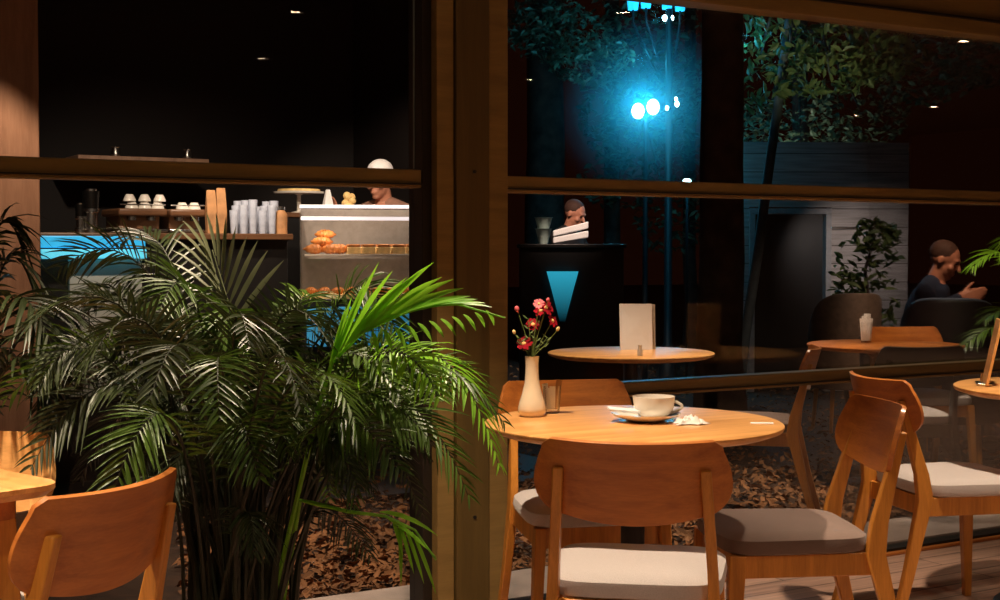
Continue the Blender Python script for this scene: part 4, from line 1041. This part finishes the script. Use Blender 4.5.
put2(copy_tree(light_chair), 901, 7.5, -FW + RT * .1, 'wooden chair behind the napkin glass table, its back top showing').location.z = 0
# black upholstered chairs
def tub(name, w_, h, mat, label, rim=None):
    t = thing(name, (0, 0, GZ), 0, label, 'armchair')
    n = 20; rs = []
    def shell(ro, ri, z0, z1, a0=205, a1=-25):
        mb = MB(); rs = []
        for k in range(n + 1):
            a = R(a0 + (a1 - a0) * k / n); e = 1 - abs(2 * k / n - 1) ** 4
            zt = z0 + (z1 - z0) * (.62 + .38 * e); c, s = math.cos(a), -math.sin(a)
            rs.append([(ri * c, ri * s, z0), (ro * c, ro * s, z0), (ro * 1.04 * c, ro * 1.04 * s, zt - .02), (ro * 1.02 * c, ro * 1.02 * s, zt), (ri * 1.02 * c, ri * 1.02 * s, zt), (ri * c, ri * s, zt - .02)])
        return mb.rings(rs)
    shell(w_ / 2, w_ / 2 - .05, .30, h, 180, 0).build('backrest', mat, t, bevel=.004)
    MB().lathe([(.001, .32), (w_ / 2 - .055, .32), (w_ / 2 - .053, .40), (w_ / 2 - .075, .435), (.001, .44)], n=32, cap=False).build('seat', mat, t)
    for a in (45, 135, 225, 315): MB().tube([(w_ * .42 * math.cos(R(a)), w_ * .42 * math.sin(R(a)), 0), (w_ * .36 * math.cos(R(a)), w_ * .36 * math.sin(R(a)), .33)], [.012, .018], 8).build('leg', M_oakleg, t)
    if rim:
        pts = [((w_ / 2 - .02) * math.cos(R(180 * k / n)), -(w_ / 2 - .02) * math.sin(R(180 * k / n)), .30 + (h - .30) * (.62 + .38 * (1 - abs(2 * k / n - 1) ** 4)) + .006) for k in range(n + 1)]
        MB().tube(pts, .007, 6).build('piping', rim, t)
    return t
M_piping = plain('grey_blue_piping', (.20, .24, .34), .4)
def put3(o, px, d, dirv):
    g_ = ground_at(px, d); dv = Vector(dirv).normalized(); o.location = g_; o.rotation_euler = (0, 0, math.atan2(-dv.x, dv.y)); return o
put3(tub('tub_armchair', .54, .97, M_darkchair, 'black tub armchair with pale piping in front of the seated man', M_piping), 952, 7.75, FW + RT * .35)
bk = make_chair('dining_chair', M_fabric, M_darkchair, M_black)
put2(bk, 925, 6.40, FW * .95 - RT * .1, 'black backed chair with light grey seat in front of the dim napkin glass table')
put3(tub('tub_armchair', .50, .95, M_tub, 'taupe rounded armchair left of the leafy bush beyond the glass'), 843, 9.6, FW - RT * .2)
# man
mp = ground_at(912, 8.8)
t, P = person('person', mp, RT * .86 - FW * .5, 'man with short hair in a navy shirt sitting bent over his hands', 1.54, .45,
       [((-.24, .20, .86), (-.045, .30, .96), (.35, 1, .12), (.1, -.2, 1), .75), ((.24, .20, .86), (.045, .30, .95), (-.35, 1, .12), (-.1, -.2, 1), .75)], M_blueshirt, seated=True, lean=.28)
t3_ = ground_at(1015, 8.4)
mt = make_round_table('round_table', t3_, 'dark edged table the man in navy leans on, at the right edge', r=.33, topm=M_bar); mt.location = t3_
t.location.z = GZ
ch = put3(tub('tub_armchair', .56, .70, M_darkchair, 'black armchair the man in navy sits on'), 907, 8.8, RT * .86 - FW * .5)
# leafy bush in a pot
def leaf_cloud(blobs, n, size, seed, hang=0):
    r = random.Random(seed); mb = MB()
    for i in range(n):
        c, rad = blobs[i % len(blobs)]
        while True:
            v = Vector((r.uniform(-1, 1), r.uniform(-1, 1), r.uniform(-1, 1)))
            if v.length <= 1: break
        v = v.normalized() * v.length ** .5
        p = Vector(c) + Vector((v.x * rad[0], v.y * rad[1], v.z * rad[2])); s_ = size * r.uniform(.6, 1.3)
        rot = Euler((r.uniform(-1.0, 1.0) + hang, r.uniform(-.9, .9), r.uniform(0, 6.28))).to_matrix()
        q = [Vector((0, -s_ * .5, 0)), Vector((s_ * .24, -s_ * .1, s_ * .07)), Vector((s_ * .18, s_ * .25, s_ * .05)), Vector((0, s_ * .55, -s_ * .06)), Vector((-s_ * .18, s_ * .25, s_ * .05)), Vector((-s_ * .24, -s_ * .1, s_ * .07)), Vector((0, 0, 0))]
        mb.add([p + rot @ x for x in q], [(0, 1, 6), (1, 2, 6), (2, 3, 6), (3, 4, 6), (4, 5, 6), (5, 0, 6)])
    return mb
bp_ = ground_at(870, 9.9)
bush = thing('potted_bush', bp_, 0, 'leafy bush in front of the pale siding wall', 'potted plant')
MB().lathe([(.001, 0), (.15, 0), (.19, .36), (.20, .38), (.18, .38), (.17, .34), (.001, .34)], n=32, cap=False).build('pot', M_pot, bush)
MB().tube([(0, 0, .33), (.02, 0, .7), (-.03, .02, 1.1), (.05, 0, 1.35)], [.02, .016, .012, .006], 8).build('stem', M_bark, bush)
leaf_cloud([((-.10, 0, 1.15), (.22, .2, .22)), ((.10, 0, 1.28), (.16, .16, .18)), ((-.05, 0, .9), (.28, .2, .22)), ((.1, 0, .65), (.15, .15, .2)), ((0, 0, 1.35), (.12, .1, .12)), ((.20, 0, 1.36), (.06, .06, .05)), ((-.22, 0, .95), (.1, .1, .14))], 520, .085, 3).build('foliage', M_leafg, bush, smooth=False)
spot('bush_fill', (bp_.x - .5, bp_.y - 1.4, 2.5), (bp_.x, bp_.y, 1.0), 45, 45, .7, (1, .8, .6))  # spot without fixture, added to brighten the bush
# pale siding wall with a dark door
wp0 = at_d(735, 250, 12.2); Lw = 3.4
wl_ = thing('garden_shed', (wp0.x, wp0.y, GZ), math.atan2(RT.y, RT.x) + R(4), 'pale horizontal siding wall with a dark framed opening, behind the bush', 'building')
F12 = FPX / 12.2; dx0 = (755 - 735) / F12; dx1 = (827 - 735) / F12; zt_ = at_d(790, 214, 12.2).z - GZ; Lw = (912 - 735) / F12
MB().box((dx1 + .05, 0, 0), (Lw, .12, 2.18)).box((0, 0, zt_ + .06), (dx1 + .05, .12, 2.18)).box((0, 0, 0), (dx0 - .05, .12, zt_ + .06)).build('wall', M_siding, wl_, smooth=False)
MB().box((dx0, .08, 0), (dx1, .1, zt_)).build('door', M_black, wl_, smooth=False)
MB().box((dx1, -.02, 0), (dx1 + .05, .12, zt_)).box((dx0 - .05, -.02, 0), (dx0, .12, zt_)).box((dx0 - .05, -.02, zt_), (dx1 + .05, .12, zt_ + .05)).build('door_frame', plain('grey_paint', (.32, .31, .31), .6), wl_, bevel=.004)
MB().box((dx1 + .05, -.03, at_d(850, 228, 12.2).z - GZ - .012), (dx1 + .60, -.001, at_d(850, 228, 12.2).z - GZ + .012)).build('pipe', M_steel, wl_, bevel=.004)
# ------------------------------------------------------------------ trees, lamps
def tree(px, d, r0, label, crown, n, size, seed, lean_px=0, bark=M_bark, leafm=M_leafd, top=6.5, hang=0):
    b = ground_at(px, d); t = thing('tree', b, 0, label, 'tree'); pts = []; rad = []
    e = (at_d(px + lean_px, 0, d) - b); e.z = 0; zt = at_d(px, 0, d).z - GZ
    for k in range(12):
        q = k / 11; z = q * top; f_ = z / zt
        pts.append(Vector((e.x * f_ + .03 * noise.noise(Vector((seed, z, 0))), e.y * f_ + .03 * noise.noise(Vector((z, seed, 4))), z))); rad.append(r0 * (1.25 if k == 0 else 1 - .35 * q))
    MB().tube(pts, rad, 18).build('trunk', bark, t)
    if crown:
        bl = [(at_d(x, y, dd) - b, (rx / (FPX / dd), .5, rz / (FPX / dd))) for x, y, dd, rx, rz in crown]
        leaf_cloud(bl, n, size, seed, hang).build('crown', leafm, t, smooth=False)
        br_ = MB()
        for c, _ in bl: 
            s0 = pts[6]; br_.tube([s0, (s0 + c) / 2 + Vector((0, 0, .25)), c], [.03, .02, .008], 6)
        br_.build('branches', bark, t)
    return t
tree(722, 9.0, .155, 'thick dark tree trunk right of the glowing lamps', None, 0, .1, 1)
tree(545, 15.5, .24, 'broad dark trunk at the left end of the right window', [(560, 35, 14, 55, 30), (590, 60, 13.8, 40, 25), (545, 20, 14, 40, 25)], 1500, .075, 2)
tree(737, 11.0, .042, 'slim leaning pale trunk beside the thick dark one', [(790, 45, 10.8, 45, 40), (850, 45, 10.6, 50, 28), (760, 60, 11.2, 20, 55), (830, 75, 10.6, 40, 22), (880, 60, 10.6, 22, 22)], 1100, .085, 3, lean_px=55, bark=M_bark2, leafm=M_leafg, hang=.8)
tree(612, 15.5, .10, 'cyan lit tree directly behind the lamps', [(630, 60, 14.8, 45, 50), (640, 140, 14.8, 48, 40), (610, 110, 15, 25, 50), (668, 90, 14.8, 24, 60), (640, 10, 14.8, 50, 30), (620, 180, 15, 40, 30), (670, 215, 14.8, 30, 40)], 1500, .10, 4)
tree(800, 15.0, .10, 'dim bushy tree low behind the siding wall', [(800, 130, 13.5, 60, 45), (760, 150, 13.5, 30, 50), (860, 110, 13.5, 50, 40), (930, 70, 13.5, 50, 35), (980, 60, 13.5, 30, 30)], 2200, .08, 5)
tree(690, 16.0, .08, 'slim dark tree in the back between lamp post and thick trunk', [(690, 60, 15.5, 25, 60), (690, 150, 15.5, 20, 60)], 700, .08, 6)
tree(330, 13.0, .14, 'dark tree faint above the bar in the left window', [(330, 40, 12, 80, 40), (250, 60, 12, 60, 30), (380, 90, 12, 25, 40)], 900, .08, 8)
LD = 13.4
lpb = ground_at(668, LD)
lp = thing('street_lamp', lpb, 0, 'dark iron garden lamp post with glowing cyan lanterns at its top', 'street lamp')
zt = at_d(668, -30, LD).z - GZ
MB().tube([(0, 0, 0), (0, 0, .3), (0, 0, .35), (0, 0, zt)], [.09, .08, .04, .03], 14).build('post', M_lampiron, lp)
def lantern(parent, px, py0, py1, w_, mat):
    c = at_d(px, py1, LD) - lpb; h = (py1 - py0) / (FPX / LD)
    l = MB().lathe([(.001, 0), (w_ * .6, 0), (w_, h), (.001, h)], c, n=6, cap=False).build('lantern_glass', mat, parent, smooth=False)
    MB().lathe([(w_ * 1.15, h + .0), (w_ * .5, h + .12), (.001, h + .16)], c, n=6).build('lantern_roof', M_lampiron, l, smooth=False)
    ar = MB(); 
    a0 = Vector((0, 0, c.z - .35)); ar.tube([a0, a0 * .5 + c * .5 + Vector((0, 0, -.28)), c + Vector((0, 0, -.12)), c], .012, 6); ar.build('arm', M_lampiron, parent)
for px, y0, y1, w_ in ((633, -18, 10, .085), (646, -18, 8, .08), (667, -20, 9, .08), (680, -20, 11, .08)): lantern(lp, px, y0, y1, w_, M_lantern)
for px in (665, 671): MB().ell(at_d(px, 18, LD) - lpb, (.028, .028, .03)).build('bulb', M_lampglobe, lp)
spot('tree_fill', at_d(800, 205, 12.7), at_d(815, 100, 13.5), 26, 95, .9, (.9, .9, .7))  # added spot lifting the dim crown behind the siding wall
point('trunk_light', at_d(745, 40, 10.9), 3, CY, .05)
# floodlight pair
fl = ground_at(645, 13.0)
fd = thing('garden_floodlight', fl, 0, 'twin white hot garden floodlight glaring among the trees', 'floodlight')
zf = at_d(645, 118, 13.0).z - GZ
MB().tube([(0, 0, 0), (0, 0, zf)], [.03, .02], 10).build('pole', M_lampiron, fd)
for px, py in ((638, 111), (653, 107)):
    c = at_d(px, py, 12.95) - fl; MB().ell(c, (.058, .058, .072)).build('lamp_globe', M_lampglobe, fd)
    MB().tube([(0, 0, zf - .04), c * .5 + Vector((0, 0, zf * .5 - .03)), c - Vector((0, 0, .05))], .010, 6).build('arm', M_lampiron, fd)
for px, py, r_ in ((667, 108, .016), (677, 104, .020), (676, 99, .014)):
    MB().ell(at_d(px, py, 13.0) - fl, (r_, r_, r_ * 1.4)).build('small_bulb', M_lampglobe, fd)
MB().tube([Vector((0, 0, zf - .04)), at_d(667, 110, 13.02) - fl, at_d(677, 106, 13.02) - fl], .006, 6).build('arm', M_lampiron, fd)
sb = ground_at(687, 12.0); gl_ = thing('garden_light', sb, 0, 'small blue white lamp on a thin stake just above the middle rail', 'garden light')
c = at_d(687, 181, 12.0) - sb
MB().tube([(0, 0, 0), (c.x, c.y, c.z - .03)], .012, 8).build('stake', M_lampiron, gl_); MB().ell(c, (.035, .035, .02)).build('bulb', M_lampglobe, gl_)
f0 = at_d(645, 105, 12.7); point('flood_light', f0, 38, CY, .08)
point('flood_light', at_d(640, 60, 13.6), 8, CY, .1)
point('lantern_light', at_d(660, 14, LD - .6), 12, CY, .1)
point('garden_bulb_light', at_d(687, 183, 11.8), 4, CY, .05)
spot('tree_fill', at_d(790, 260, 8.6), at_d(825, 40, 10.8), 110, 30, .8, (.9, .95, .6))  # another added spot, for the crown of the leaning tree
hz = at_d(645, 110, 12.9)
mv, nt_, b_ = nodes('lamp_glow'); nt_.nodes.remove(b_); N_ = nt_.nodes.new; LL = nt_.links.new  # scattering volume added to give the floodlight its glow
vsn = N_('ShaderNodeVolumeScatter'); vsn.inputs['Color'].default_value = (.2, .8, 1, 1)
tc_ = N_('ShaderNodeTexCoord'); ln_ = N_('ShaderNodeVectorMath'); ln_.operation = 'LENGTH'; mr_ = N_('ShaderNodeMapRange'); mr_.interpolation_type = 'SMOOTHSTEP'
mr_.inputs['From Min'].default_value = 0; mr_.inputs['From Max'].default_value = .9; mr_.inputs['To Min'].default_value = .42; mr_.inputs['To Max'].default_value = 0
LL(tc_.outputs['Object'], ln_.inputs[0]); LL(ln_.outputs['Value'], mr_.inputs[0]); LL(mr_.outputs[0], vsn.inputs['Density']); LL(vsn.outputs[0], nt_.nodes['Material Output'].inputs['Volume'])
tag(MB().ell((0, 0, 0), (.92, .92, .92), 24, 16).build('mist', mv, loc=hz), 'cyan lit mist around the floodlight', 'mist', kind='stuff')
spot('mulch_fill', (4.7, 5.2, 2.6), (4.6, 4.6, 0), 110, 80, .8, WARM)  # added spots brightening mulch and curb, no lamps modelled
spot('mulch_fill', (2.3, 4.7, 2.6), (2.5, 5.2, 0), 150, 62, .8, WARM)
